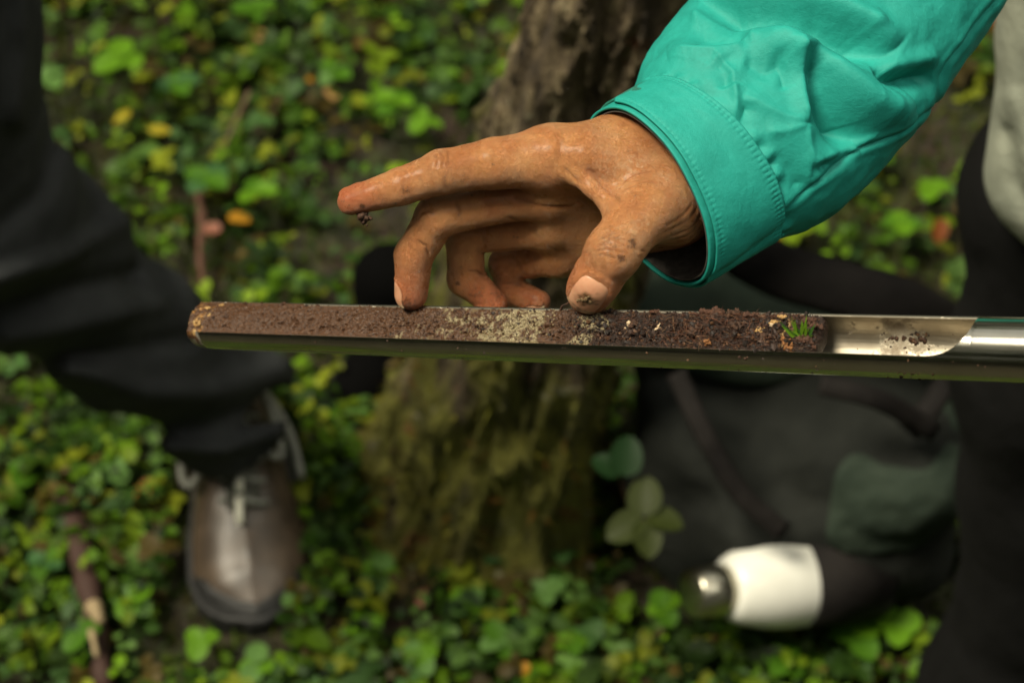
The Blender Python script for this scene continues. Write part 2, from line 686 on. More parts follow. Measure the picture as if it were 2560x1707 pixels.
tree = empty('tree', Vector(TB0 * 0.001), 'leaning mossy tree trunk with furrowed bark behind the hand and corer', 'tree')
blo = np.minimum(TB0, TB0 + tdir * 900) - [230, 230, 70]; bhi = np.maximum(TB0, TB0 + tdir * 900) + [230, 230, 0]
blo[2] = -60
tv_, tq_ = sdf_mesh(tree_field, blo, bhi, 5.0, 1)
hh = (tv_ - TB0) @ tdir
mossy = np.clip(1.2 - hh / 420, -0.4, 1) + 0.3 * vnoise(tv_, 0.01, 3)
trunk = mesh_obj('trunk', tv_ * 0.001, tq_, M.m, tree, attrs={'mossy': mossy})
# upper trunk and crown, above the picture
def upper():
    pts = [TB0 + tdir * s for s in np.linspace(820, 7000, 14)]
    rad = [max(0.02, 0.064 - 0.050 * i / 13) for i in range(14)]
    return tube_mesh([p * 0.001 for p in pts], rad, 14)
uv_, uf_ = upper()
mesh_obj('upper_trunk', uv_, uf_, M.m, tree)
cr = np.random.RandomState(5)
n = 1200
hc = cr.uniform(4300, 7200, n); ra = cr.uniform(0, 1, n) ** 0.5 * (1000 - (hc - 4300) * 0.28)
an = cr.uniform(0, 6.283, n)
pos = (TB0 + tdir * hc[:, None]) * 0.001 + np.stack([np.cos(an) * ra, np.sin(an) * ra, 0 * an], 1) * 0.001
V, F = place_leaves(pos, an, cr.normal(size=n) * 0.5 - 0.2, cr.normal(size=n) * 0.5, cr.uniform(0.10, 0.22, n), cr.uniform(0.05, 0.10, n))
crown = mesh_obj('crown', V, F, M_LEAF, tree, attrs={'leafcol': np.repeat(PAL[cr.randint(4, size=n)] * 0.7, len(LT), 0)})
crown['kind'] = 'stuff'

# moss tufts on the foot of the trunk
mn = grad(tree_field, tv_, 3.0)
sel = np.where((hh < 330) & (cr.rand(len(tv_)) < 0.22 * np.exp(-np.maximum(hh, 0) / 110) * (vnoise(tv_, 0.02, 9) > -0.2)))[0]
c = tv_[sel] * 0.001; nn = mn[sel]
k = len(c)
side = np.cross(nn, cr.normal(size=(k, 3))); side /= np.linalg.norm(side, axis=1)[:, None]
L = cr.uniform(0.005, 0.014, k)[:, None]; w = cr.uniform(0.001, 0.003, k)[:, None]
tipp = c + (nn + 0.6 * cr.normal(size=(k, 3)) * [1, 1, 0.6] - [0, 0, 0.25]) * L
V = np.stack([c - side * w - nn * 0.002, c + side * w - nn * 0.002, tipp], 1).reshape(-1, 3)
pal = np.array([(0.17, 0.165, 0.02), (0.11, 0.095, 0.016), (0.22, 0.20, 0.026), (0.13, 0.065, 0.014)])
mo = mesh_obj('bark_moss', V, np.arange(3 * k).reshape(-1, 3), M_LEAF, tree, attrs={'leafcol': np.repeat(pal[cr.randint(4, size=k)], 3, 0)})
mo['kind'] = 'stuff'

# ------------------------------------------------------------------ leg and shoe at the left
def cloth(name, c0, c1, rough=0.85):
    M = Mat(name)
    M.color(M.ramp(M.noise(25, 4).outputs['Fac'], [(0.3, c0), (0.7, c1)]))
    M.set(Roughness=rough)
    M.b.inputs['Specular IOR Level'].default_value = 0.15
    M.normal(M.bump(M.noise(60, 4).outputs['Fac'], 0.3, 0.006))
    return M.m


M_TROUSER = cloth('charcoal_trousers', (0.028, 0.030, 0.032), (0.046, 0.049, 0.051))
M_BLACK = cloth('black_trousers', (0.0025, 0.0025, 0.0025), (0.005, 0.005, 0.005))
M_GREY = cloth('grey_jacket', (0.24, 0.26, 0.21), (0.32, 0.34, 0.27))

LEGP = [loc3(-250, -420, 1.24), loc3(-220, 60, 1.36), loc3(-110, 470, 1.50), loc3(80, 640, 1.63), loc3(330, 850, 1.77), loc3(580, 1022, 1.90), loc3(625, 1090, 1.94)]
LEGR = [78, 76, 76, 70, 61, 58, 60]


def leg_field(P):
    d = chain(P, LEGP, LEGR, 30)
    P2 = np.stack([1280 + P[:, 0] / -P[:, 2] / KPX, 853.5 + P[:, 1] / P[:, 2] / KPX], 1)
    f = 0
    for pl, A, w in (([(0, 700), (180, 640), (300, 560)], 7, 32), ([(0, 770), (170, 720), (330, 690)], -7, 30), ([(20, 850), (220, 810), (400, 760)], 6, 30),
                     ([(60, 900), (260, 880), (460, 850)], -6, 28), ([(180, 930), (360, 985), (540, 985), (700, 925)], 9, 38), ([(300, 1060), (500, 1065), (700, 1000)], -9, 34),
                     ([(0, 560), (100, 480), (150, 300)], -5, 30), ([(40, 300), (60, 120), (50, 0)], 5, 28), ([(420, 1120), (560, 1130), (690, 1080)], 6, 20)):
        q, t = polydist(P2, pl)
        f = f + 1.5 * A * np.exp(-(q / w) ** 2)
    f = f + 3.5 * fbm(P, 0.012, 2, 4)
    d = d - f * (np.abs(d) < 60)
    # flat cut at the hem
    ax = LEGP[-1] - LEGP[-3]; ax /= np.linalg.norm(ax)
    cutp = loc3(597, 1042, 1.90)
    hem = (P - cutp) @ ax
    ins = chain(P, LEGP, [r - 5 for r in LEGR], 30)
    d = smax(d, hem, 5)
    hollow = np.maximum(ins, -(hem + 45))
    return smax(d, -hollow, 3) * 0.8


def polydist(P2, pts):
    best = np.full(len(P2), 1e9); tt = np.zeros(len(P2)); acc = 0
    pts = np.array(pts, float)
    seg = np.linalg.norm(pts[1:] - pts[:-1], axis=1); tot = seg.sum()
    for a, b, sl_ in zip(pts[:-1], pts[1:], seg):
        ba = b - a
        t = np.clip(((P2 - a) @ ba) / (ba @ ba), 0, 1)
        d = np.linalg.norm(P2 - a - t[:, None] * ba, axis=1)
        m = d < best
        best[m] = d[m]; tt[m] = (acc + t[m] * sl_) / tot
        acc += sl_
    return best, tt


def bbox(pts, rad, pad=25):
    pts = np.array(pts); r = max(rad) + pad
    return pts.min(0) - r, pts.max(0) + r


foot = ground_at(580, 1330)
person_l = empty('person', foot, 'person at left in charcoal trousers and a brown laced shoe', 'person')
b0, b1 = bbox(LEGP, LEGR)
v, q = sdf_mesh(leg_field, b0, b1, 5.5, 1)
mesh_obj('trouser_leg', to_world(v), q, M_TROUSER, person_l)

# shoe in its own frame: x to the toe, y to its left, z up (mm)
TOE = np.array(ground_at(655, 1605)) * 1000
HEEL = np.array(ground_at(590, 1010)) * 1000
sx = TOE - HEEL; sx[2] = 0; SLEN = np.linalg.norm(sx); sx /= SLEN
sy = np.cross([0, 0, 1], sx)
SR = np.stack([sx, sy, [0, 0, 1]], 1)
SLEN = 300.0
HEEL = TOE - sx * SLEN


def shoe_w(v):
    return (np.asarray(v) @ SR.T + HEEL + [0, 0, 6]) * 0.001


def shoe_half(x):
    return np.interp(x, [0, 20, 80, 140, 200, 240, 268, 286, 297, 303], [24, 35, 39, 45, 55, 56, 49, 37, 23, 5])


def shoe_field(P):
    x, y, z = P[:, 0], P[:, 1], P[:, 2]
    hw = shoe_half(x) - 2
    top = np.interp(x, [0, 30, 90, 130, 170, 215, 260, 300], [100, 118, 122, 106, 88, 68, 54, 34])
    k = np.clip(z / top, 0, 1)
    w = hw * np.sqrt(np.clip(1 - 0.92 * k ** 3.0, 0.02, 1))
    d = smax((np.abs(y) - w) * 0.8, (z - top) * 0.7, 22)
    d = np.maximum(d, 18 - z)
    d = np.maximum(d, np.maximum(-x, x - 297))
    op = np.maximum(np.sqrt(((x - 34) / 38.0) ** 2 + (y / 27.0) ** 2) * 30 - 30, 84 - z)     # foot opening
    return smax(d, -op, 5) - 2 - 0.8 * vnoise(P, 0.05, 2)


def sole_field(P):
    x, y, z = P[:, 0], P[:, 1], P[:, 2]
    hw = shoe_half(x) + 4
    lift = np.clip((x - 230) / 70, 0, 1) ** 2 * 12
    d = np.maximum(np.abs(y) - hw, np.abs(z - 11 - lift) - 11)
    return np.maximum(d, np.maximum(-x - 3, x - 304)) - 2


def toe_field(P):
    return np.maximum(shoe_field(P) - 2.0, np.maximum(272 - P[:, 0] - 0.010 * P[:, 1] ** 2, P[:, 2] - 40))


M = Mat('brown_suede')
c = M.ramp(M.noise(40, 5, 0.6).outputs['Fac'], [(0.3, (0.040, 0.028, 0.019)), (0.7, (0.092, 0.064, 0.042))])
M.color(c); M.set(Roughness=0.38)
M_SUEDE = M.m
M = Mat('black_rubber'); M.b.inputs['Base Color'].default_value = (0.010, 0.010, 0.010, 1); M.set(Roughness=0.6); M_RUBBER = M.m
M = Mat('grey_lace'); M.color(M.ramp(M.noise(900, 2).outputs['Fac'], [(0.3, (0.20, 0.205, 0.18)), (0.7, (0.34, 0.345, 0.30))])); M.set(Roughness=0.8); M_LACE = M.m
M = Mat('pale_lace_glint'); M.b.inputs['Base Color'].default_value = (0.85, 0.83, 0.70, 1); M.set(Roughness=0.25); M_PALE = M.m  # highlights on the laces put into a pale colour, tips share it
M = Mat('grey_tongue'); M.color(M.ramp(M.noise(80, 3).outputs['Fac'], [(0.3, (0.05, 0.05, 0.04)), (0.7, (0.10, 0.10, 0.08))])); M.set(Roughness=0.8); M_TONGUE = M.m
M = Mat('dark_sock'); M.b.inputs['Base Color'].default_value = (0.016, 0.017, 0.017, 1); M.set(Roughness=0.9); M_TONGUE_DARK = M.m
v, q = sdf_mesh(shoe_field, (-12, -64, 8), (312, 64, 145), 4.0, 1)
shoe = mesh_obj('shoe', shoe_w(v), q, M_SUEDE, person_l)
v, q = sdf_mesh(sole_field, (-14, -68, -10), (316, 68, 45), 4.0, 1)
mesh_obj('sole', shoe_w(v), q, M_RUBBER, shoe)
v, q = sdf_mesh(toe_field, (240, -64, 10), (312, 64, 80), 3.0, 1)
mesh_obj('toe_cap', shoe_w(v), q, M_RUBBER, shoe)


v, q = sdf_mesh(lambda P: cap(P, (38, 0, 66), (34, 0, 92), 31, 30), (-10, -50, 20), (90, 50, 140), 5.0, 1)
mesh_obj('sock', shoe_w(v), q, M_TONGUE_DARK, person_l)


def shoe_top(x, y):
    z = 150.0
    for _ in range(200):
        dd = shoe_field(np.array([[x, y, z]]))[0]
        if dd < 0.3: break
        z -= max(dd * 0.6, 0.3)
    return z


# tongue strip, lace rows, bow and pale bars as painted glints
tg_ = [np.array([x, 0, shoe_top(x, 0) + 3.0]) for x in np.linspace(96, 206, 8)]
V = []; F = []
for i, p in enumerate(tg_):
    for yy in (-15, -7, 0, 7, 15):
        V.append(p + [0, yy, -0.012 * yy * yy])
for i in range(7):
    for j in range(4):
        a = i * 5 + j; F.append((a, a + 1, a + 6, a + 5))
tgo = mesh_obj('tongue', shoe_w(np.array(V)), F, M_TONGUE, shoe)
so = tgo.modifiers.new('thick', 'SOLIDIFY'); so.thickness = 0.003
for x in (118, 138, 158, 178, 198):
    pts = [np.array([x + 5 * math.sin(yy / 10.0), yy, shoe_top(x, yy) + 5]) for yy in np.linspace(-22, 22, 9)]
    v, f = tube_mesh(shoe_w(pts), 0.0028, 8)
    mesh_obj('lace', v, f, M_LACE, shoe)
for pts in ([(116, 0, 116), (106, -22, 130), (126, -44, 118), (164, -54, 90), (174, -46, 82), (150, -26, 100), (118, -2, 118)],
            [(116, 0, 116), (100, 16, 134), (124, 34, 122), (164, 40, 96), (156, 22, 102), (118, 2, 120)],
            [(116, 0, 116), (108, -30, 128), (100, -54, 118), (94, -66, 112)],
            [(116, 0, 116), (108, 28, 126), (136, 50, 92), (168, 56, 62)]):
    p = smooth_path(np.array(pts, float), 6)
    v, f = tube_mesh(shoe_w(p), 0.0038, 8)
    mesh_obj('lace', v, f, M_LACE, shoe)
for (xa, ya), (xb, yb) in (((126, 2), (158, -3)), ((184, -2), (194, -3)), ((199, -4), (222, -6))):
    za, zb = shoe_top(xa, ya) + 9, shoe_top(xb, yb) + 9
    m = np.array([[xa, ya, za], [(xa + xb) / 2, (ya + yb) / 2, (za + zb) / 2 + 1.5], [xb, yb, zb]])
    v, f = tube_mesh(shoe_w(m), 0.0042, 8)
    mesh_obj('lace_glint', v, f, M_PALE, shoe)
for p in ((94, -68, 112), (92, 40, 128)):
    m = np.array([p, np.array(p) + [2, 5, 2]])
    v, f = tube_mesh(shoe_w(m), 0.0050, 8)
    mesh_obj('lace_tip', v, f, M_PALE, shoe)

# ------------------------------------------------------------------ person at the right edge
RP = [loc3(2760, 330, 1.44), loc3(2715, 500, 1.45), loc3(2662, 900, 1.52), loc3(2640, 1250, 1.61), loc3(2622, 1450, 1.66), loc3(2518, 1720, 1.74), loc3(2500, 1850, 1.80)]
RR = [70, 82, 76, 70, 64, 68, 72]


def rleg_field(P):
    return (chain(P, RP, RR, 30) - 3.5 * fbm(P, 0.014, 3, 14)) * 0.85


def jack_field(P):
    d = smin(cap(P, loc3(2690, 425, 1.34), loc3(2790, -300, 1.20), 57, 62), cap(P, loc3(2880, 500, 1.36), loc3(3000, -300, 1.22), 75, 85), 30)
    P2 = np.stack([1280 + P[:, 0] / -P[:, 2] / KPX, 853.5 + P[:, 1] / P[:, 2] / KPX], 1)
    for pl, A, w in (([(2530, 250), (2580, 400), (2620, 560)], 5, 26), ([(2520, 330), (2540, 450), (2590, 540)], -4, 20)):
        q_, t_ = polydist(P2, pl)
        d = d - A * np.exp(-(q_ / w) ** 2)
    return (d - 2.0 * fbm(P, 0.02, 2, 3)) * 0.85


person_r = empty('person', at(2560, 1850, 1.80), 'person at the right edge in black trousers and pale grey jacket', 'person')
b0, b1 = bbox(RP, RR)
v, q = sdf_mesh(rleg_field, b0, b1, 6.0, 1)
mesh_obj('trousers', to_world(v), q, M_BLACK, person_r)
jp = [loc3(2690, 425, 1.34), loc3(2790, -300, 1.20), loc3(2880, 500, 1.36), loc3(3000, -300, 1.22)]
b0, b1 = bbox(jp, [90])
v, q = sdf_mesh(jack_field, b0, b1, 4.5, 1)
mesh_obj('jacket', to_world(v), q, M_GREY, person_r)

# ------------------------------------------------------------------ rucksack
M_PACK = cloth('charcoal_nylon', (0.011, 0.0125, 0.011), (0.022, 0.024, 0.021), 0.9)
M_PACKG = cloth('grey_green_nylon', (0.018, 0.028, 0.020), (0.034, 0.047, 0.034), 0.8)
M_WEB = cloth('black_webbing', (0.007, 0.006, 0.006), (0.015, 0.013, 0.012), 0.8)
pk = empty('rucksack', (0.26, 1.20, 0.0), 'dark grey-green rucksack slumped on the leaves right of the trunk', 'rucksack')
ca, sa = math.cos(math.radians(-8)), math.sin(math.radians(-8))
RZ = np.array([[ca, -sa, 0], [sa, ca, 0], [0, 0, 1]])


def pack_field(P):
    d = rbox(P, (262, 1205, 112), (150, 112, 112), 62, RZ)
    d = smin(d, ell(P, (250, 1120, 95), (120, 60, 85)), 30)
    d = smin(d, ell(P, (330, 1150, 110), (75, 80, 95)), 30)
    f = 7.0 * fbm(P, 0.013, 4, 8) + 6 * np.sin((P[:, 0] * 0.6 + P[:, 2] * 0.9 + 40 * vnoise(P, 0.008, 3)) * 0.055)
    return (d - f) * 0.75


def lid_field(P):
    d = ell(P, (205, 1268, 232), (105, 85, 42), RZ)
    d = smin(d, ell(P, (285, 1280, 215), (90, 60, 34), RZ), 25)
    return (d - 3.0 * fbm(P, 0.014, 3, 18)) * 0.8


def pocket_field(P):
    # a panel that follows the pack's own swell, 3 mm proud of it
    return smax(pack_field(P) - 2.5, rbox(P, (335, 1110, 175), (56, 90, 44), 22, RZ), 6)


v, q = sdf_mesh(pack_field, (60, 990, -20), (470, 1380, 270), 6.0, 1)
mesh_obj('body', v * 0.001, q, M_PACK, pk)
v, q = sdf_mesh(lid_field, (60, 1130, 150), (420, 1400, 310), 5.0, 1)
lid = mesh_obj('lid', v * 0.001, q, M_PACKG, pk)
lid['label'] = 'grey-green lid of the rucksack'
v, q = sdf_mesh(pocket_field, (250, 980, 105), (425, 1240, 260), 4.0, 1)
mesh_obj('mesh_pocket', v * 0.001, q, M_PACKG, pk)


def strap(name, pts, w, t, mat, parent):
    """flat band through picture points with distances"""
    p = smooth_path(np.array([loc3(*a) for a in pts]), 8)
    n = len(p)
    V = []
    for i in range(n):
        tg = p[min(i + 1, n - 1)] - p[max(i - 1, 0)]; tg /= np.linalg.norm(tg)
        view = -p[i] / np.linalg.norm(p[i])
        sd = np.cross(tg, view); sd /= np.linalg.norm(sd)
        nn = np.cross(sd, tg)
        for a_, b_ in ((-w, 0), (-w * .7, t), (w * .7, t), (w, 0), (w * .7, -t), (-w * .7, -t)):
            V.append(p[i] + sd * a_ + nn * b_)
    F = []
    for i in range(n - 1):
        for j in range(6):
            F.append((i * 6 + j, i * 6 + (j + 1) % 6, (i + 1) * 6 + (j + 1) % 6, (i + 1) * 6 + j))
    F += [tuple(range(6))[::-1], tuple((n - 1) * 6 + j for j in range(6))]
    v, f = orient(np.array(V), F)
    return mesh_obj(name, to_world(v), f, mat, parent)


def orient(fv, ff):
    me = bpy.data.meshes.new('tmp'); me.from_pydata([tuple(v) for v in fv], [], ff)
    bm = bmesh.new(); bm.from_mesh(me)
    bmesh.ops.remove_doubles(bm, verts=bm.verts, dist=1e-5)
    bmesh.ops.recalc_face_normals(bm, faces=bm.faces)
    bm.to_mesh(me); bm.free()
    v = np.array([x.co[:] for x in me.vertices]); f = [tuple(p.vertices) for p in me.polygons]
    bpy.data.meshes.remove(me)
    return v, f


strap('shoulder_strap', [(1850, 625, 1.78), (1960, 680, 1.74), (2120, 725, 1.72), (2270, 770, 1.73), (2390, 850, 1.78), (2415, 950, 1.84)], 24, 7, M_WEB, pk)
strap('carry_loop', [(2270, 1080, 1.74), (2330, 1010, 1.74), (2375, 930, 1.76), (2380, 860, 1.80)], 10, 3, M_WEB, pk)
strap('compression_strap', [(1690, 930, 1.72), (1760, 1080, 1.72), (1850, 1230, 1.735), (1960, 1330, 1.75)], 9, 2.5, M_WEB, pk)
strap('compression_strap', [(2050, 960, 1.70), (2200, 1000, 1.70), (2340, 1080, 1.74)], 9, 2.5, M_WEB, pk)

# flask lying out of the side pocket
FA = loc3(1726, 1482, 1.775); FB = loc3(2150, 1432, 1.86)
fax = (FB - FA); FLn = np.linalg.norm(fax); fax /= FLn
fu = np.cross(fax, [0, 0, 1.0]); fu /= np.linalg.norm(fu); fw = np.cross(fax, fu)


def lathe(prof, n=40):
    V = []; F = []
    for s, r in prof:
        for j in range(n):
            a = 2 * math.pi * j / n
            V.append(FA + fax * s + fu * (math.cos(a) * r) + fw * (math.sin(a) * r))
    m = len(prof)
    for i in range(m - 1):
        for j in range(n):
            F.append((i * n + j, i * n + (j + 1) % n, (i + 1) * n + (j + 1) % n, (i + 1) * n + j))
    F.append(tuple(range(n))); F.append(tuple((m - 1) * n + j for j in range(n)))
    return orient(np.array(V), F)


flask = empty('flask', to_world(FA * .6 + FB * .4), 'white drinking flask with steel cap lying by the rucksack pocket', 'flask')
M = Mat('white_enamel'); M.color(M.ramp(M.noise(30, 3).outputs['Fac'], [(0.3, (0.66, 0.66, 0.60)), (0.7, (0.74, 0.74, 0.68))])); M.set(Roughness=0.35); M_ENAMEL = M.m
M = Mat('cap_steel'); M.set(Metallic=1.0, Roughness=0.28); M.b.inputs['Base Color'].default_value = (0.55, 0.52, 0.42, 1); M_CAP = M.m
v, f = lathe([(36, 20), (37, 25), (42, 29), (54, 34), (68, 37.5), (84, 40), (104, 41), (130, 40.5), (180, 38), (184, 36)])
mesh_obj('bottle', to_world(v), f, M_ENAMEL, flask)
v, f = lathe([(0, 3), (0.5, 19), (2, 21.5), (26, 22.5), (30, 22), (36, 21.6)])
capo = mesh_obj('cap', to_world(v), f, M_CAP, flask)
v, f = lathe([(106, 41.5), (107, 43), (190, 44), (192, 40)])
# pocket band round the flask, its front edge dipping towards the lens
pv = v.copy()
ang = np.arctan2((pv - FA) @ fw, (pv - FA) @ fu)
near = ((pv - FA) - ((pv - FA) @ fax)[:, None] * fax) @ np.array([0, 0.2, 0.98])
sshift = np.where((pv - FA) @ fax < 150, np.clip(near / 40, -1, 1) * -6 + 8, 0)
pv = pv + fax * sshift[:, None]
mesh_obj('bottle_pocket', to_world(pv), f, M_WEB, pk)

# black boot on the far side of the trunk
bt = empty('boot', ground_at(950, 985), 'black boot half hidden behind the left of the trunk', 'boot')
B0 = np.array(ground_at(985, 955)) * 1000


def boot_field(P):
    d = cap(P, B0 + [0, 10, 36], B0 + [0, 30, 120], 36, 38)
    d = smin(d, cap(P, B0 + [-5, 10, 34], B0 + [-34, -40, 28], 34, 30), 20)
    return smax(d, 14 - P[:, 2] + 2 * 0, 4) * 0.9


def bsole_field(P):
    d = cap(P * [1, 1, 0.0001] , (B0 + [0, 20, 0]) * [1, 1, 0], (B0 + [-38, -46, 0]) * [1, 1, 0], 44, 40)
    return np.maximum(d, np.abs(P[:, 2] - 10) - 10) * 0.9


v, q = sdf_mesh(boot_field, B0 - [140, 150, 10], B0 + [80, 120, 290], 5.0, 1)
M = Mat('black_boot_leather'); M.b.inputs['Base Color'].default_value = (0.0015, 0.0015, 0.0015, 1); M.set(Roughness=0.95); M.b.inputs['Specular IOR Level'].default_value = 0.05; M_BOOT = M.m
mesh_obj('shaft', v * .001, q, M_BOOT, bt)
v, q = sdf_mesh(bsole_field, B0 - [150, 160, 20], B0 + [80, 120, 40], 5.0, 1)
mesh_obj('sole', v * .001, q, M_RUBBER, bt)

# ------------------------------------------------------------------ the soil corer and its core
def dtube(px):
    return 0.9 / (1 + 0.00011 * (px - 1280))


def ctube(px):           # picture height of the tube's middle line
    top = 756 + (793 - 756) * (px - 660) / (2540 - 660)
    bot = 877.5 + (957.5 - 877.5) * (px - 660) / (2540 - 660)
    return 0.5 * (top + bot)


TA = loc3(500, ctube(500), dtube(500))
TB = loc3(2720, ctube(2720), dtube(2720))
TL = np.linalg.norm(TB - TA)
TX = (TB - TA) / TL
# across directions: 'view' faces the lens, 'upw' is upwards in the picture
mid = loc3(1400, ctube(1400), dtube(1400))
tv = -mid / np.linalg.norm(mid)
tv = tv - TX * (tv @ TX); tv /= np.linalg.norm(tv)
tu = np.cross(tv, TX)
if tu[1] < 0: tu = -tu


def s_of_px(px):
    # distance along the tube of a picture column
    lo_, hi_ = 0.0, TL
    for _ in range(40):
        m_ = 0.5 * (lo_ + hi_)
        p = TA + TX * m_
        x = 1280 + p[0] / (-p[2]) / KPX
        if x < px: lo_ = m_
        else: hi_ = m_
    return 0.5 * (lo_ + hi_)


S_660, S_2540 = s_of_px(660), s_of_px(2540)


def rtube(s):
    px660, px2540 = 121 / 2 * KPX * dtube(660) * 1000, 164 / 2 * KPX * dtube(2540) * 1000
    r = px660 + (px2540 - px660) * (s - S_660) / (S_2540 - S_660)
    return r


def tpoint(s, ang, r):
    """ang measured from the lens direction, positive upwards"""
    s = np.asarray(s); ang = np.asarray(ang); r = np.asarray(r)
    return TA + s[..., None] * TX + (r * np.cos(ang))[..., None] * tv + (r * np.sin(ang))[..., None] * tu


A_BACK = math.radians(88)
A_FRONT = math.radians(-17)
S_CUT0, S_CUT1 = s_of_px(2325), s_of_px(2449)
S_TIP = 0.0
S_END = TL
WALL = 1.05


def front_angle(s):
    t = np.clip((s - S_CUT0) / (S_CUT1 - S_CUT0), 0, 1)
    y0 = math.sin(A_FRONT); y1 = math.sin(math.radians(80))
    y = y0 + (y1 - y0) * (1 - np.sqrt(np.maximum(1 - t ** 2, 0)))
    return np.arcsin(np.clip(y, -1, 1))


def tube_shell():
    ss = np.concatenate([np.linspace(0, 9, 14), np.linspace(12, S_CUT0 - 1, 240), S_CUT0 + (S_CUT1 - S_CUT0) * np.sin(np.linspace(0, 1, 40) * math.pi / 2)])
    NA = 72
    V = []; idx = {}
    verts = []; faces = []
    def add(p):
        verts.append(p); return len(verts) - 1
    rows = []
    for s in ss:
        af = float(front_angle(np.array(s)))
        ab = A_BACK if s < S_CUT1 - 0.01 else math.radians(80.5)
        ab = max(ab, af + 0.002)
        # the wall runs from the front lip down and round to the back lip
        ang = np.linspace(af, ab - 2 * math.pi, NA)
        taper = 1.0 - 0.10 * max(0, 1 - s / 9.0) ** 1.5
        ro = rtube(s) * taper
        ri = ro - (WALL if s > 6 else 0.35 + (WALL - 0.35) * s / 6)
        po = tpoint(np.full(NA, s), ang, np.full(NA, ro))
        pi_ = tpoint(np.full(NA, s), ang, np.full(NA, ri))
        rows.append(([add(p) for p in po], [add(p) for p in pi_]))
    for (o0, i0), (o1, i1) in zip(rows[:-1], rows[1:]):
        for j in range(NA - 1):
            faces.append((o0[j], o1[j], o1[j + 1], o0[j + 1]))
            faces.append((i0[j], i0[j + 1], i1[j + 1], i1[j]))
        faces.append((o0[0], i0[0], i1[0], o1[0]))
        faces.append((o0[-1], o1[-1], i1[-1], i0[-1]))
    o, i = rows[0]
    for j in range(NA - 1):
        faces.append((o[j], o[j + 1], i[j + 1], i[j]))
    # closed shank past the window
    s_list = np.concatenate([[S_CUT1], np.linspace(S_CUT1 + 1.0, S_END, 24)])
    prev = None
    ang = np.linspace(math.radians(80), math.radians(80) - 2 * math.pi, NA)
    for k, s in enumerate(s_list):
        if k == 0:
            ro_, ri_ = rows[-1]
        else:
            po = tpoint(np.full(NA, s), ang, np.full(NA, rtube(s)))
            pi_ = tpoint(np.full(NA, s), ang, np.full(NA, rtube(s) - WALL))
            ro_, ri_ = [add(p) for p in po], [add(p) for p in pi_]
        if prev is not None:
            o0, i0 = prev
            for j in range(NA - 1):
                faces.append((o0[j], ro_[j], ro_[j + 1], o0[j + 1]))
                faces.append((i0[j], i0[j + 1], ri_[j + 1], ri_[j]))
        prev = (ro_, ri_)
    return np.array(verts), faces


def orient(fv, ff):
    me = bpy.data.meshes.new('tmp'); me.from_pydata([tuple(v) for v in fv], [], ff)
    bm = bmesh.new(); bm.from_mesh(me)
    bmesh.ops.remove_doubles(bm, verts=bm.verts, dist=1e-5)
    bmesh.ops.recalc_face_normals(bm, faces=bm.faces)
    bm.to_mesh(me); bm.free()
    v = np.array([x.co[:] for x in me.vertices]); f = [tuple(p.vertices) for p in me.polygons]
    bpy.data.meshes.remove(me)
    return v, f


M = Mat('brushed_steel')
tc = M.obj()
mapn = M.n('ShaderNodeMapping')
# stretch the grain along the tube
xw = RCW @ TX
mapn.inputs['Rotation'].default_value = (0, 0, 0)
M.l(tc, mapn.inputs['Vector'])
g1 = M.attr('grain')
g2 = M.noise(90, 4, 0.6)
col = M.ramp(g2.outputs['Fac'], [(0.3, (0.60, 0.57, 0.48)), (0.7, (0.70, 0.67, 0.58))])
# dried soil film and smears
sm = M.noise(160, 6, 0.7)
smear = M.ramp(M.math('ADD', M.math('MULTIPLY', M.attr('soiled'), 0.75), M.math('MULTIPLY', sm.outputs['Fac'], 0.8)), [(0.62, 0.0), (0.80, 1.0)])
col = M.mix(smear, col, (0.060, 0.028, 0.012))
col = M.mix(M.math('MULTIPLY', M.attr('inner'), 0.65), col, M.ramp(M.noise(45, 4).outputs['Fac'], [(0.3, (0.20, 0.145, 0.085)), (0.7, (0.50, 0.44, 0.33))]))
M.color(col)
met = M.math('SUBTRACT', 1.0, smear)
M.l(met, M.b.inputs['Metallic'])
rg = M.math('ADD', M.math('ADD', M.math('MULTIPLY', smear, 0.4), M.math('MULTIPLY', M.attr('inner'), 0.30)), M.ramp(g1, [(0.0, 0.10), (1.0, 0.22)]))
M.l(rg, M.b.inputs['Roughness'])
M.normal(M.bump(g1, 0.12, 0.0004, M.bump(smear, 0.5, 0.0006)))
M_STEEL = M.m

tvx, tfc = tube_shell()
tvx, tfc = orient(tvx, tfc)
sl = (tvx - TA) @ TX
q = (tvx - TA) - sl[:, None] * TX
rr = np.linalg.norm(q, axis=1)
angv = np.arctan2(q @ tu, q @ tv)
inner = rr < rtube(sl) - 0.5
gr = vnoise(np.stack([sl * 0.004, angv * 60, np.zeros_like(sl)], 1), 1.0, 2) * 0.5 + vnoise(np.stack([sl * 0.02, angv * 25, np.zeros_like(sl) + 5], 1), 1.0, 3) * 0.4 + 0.5
pxs = 1280 + tvx[:, 0] / (-tvx[:, 2]) / KPX
inn = 0.20 + 0.30 * np.exp(-((pxs - 2290) / 70.0) ** 2) * np.clip(1.2 - np.abs(np.degrees(angv) + 60) / 70, 0, 1) + 0.22 * np.exp(-((pxs - 2250) / 60.0) ** 2) * (np.abs(np.degrees(angv)) > 100)
soil = np.where(inner & (sl < S_CUT1 + 20), inn, 0.0)
soil = np.where(~inner & (sl < 7), 0.75 - sl * 0.05, soil)
soil = np.where(~inner & (sl >= 7), 0.10, soil)
corer = empty('soil_corer', to_world(mid), 'polished steel soil corer tube with long cut window held level across the picture', 'soil corer')
tube_o = mesh_obj('tube', to_world(tvx), tfc, M_STEEL, corer, attrs={'grain': np.clip(gr, 0, 1), 'soiled': soil, 'inner': inner * 1.0})
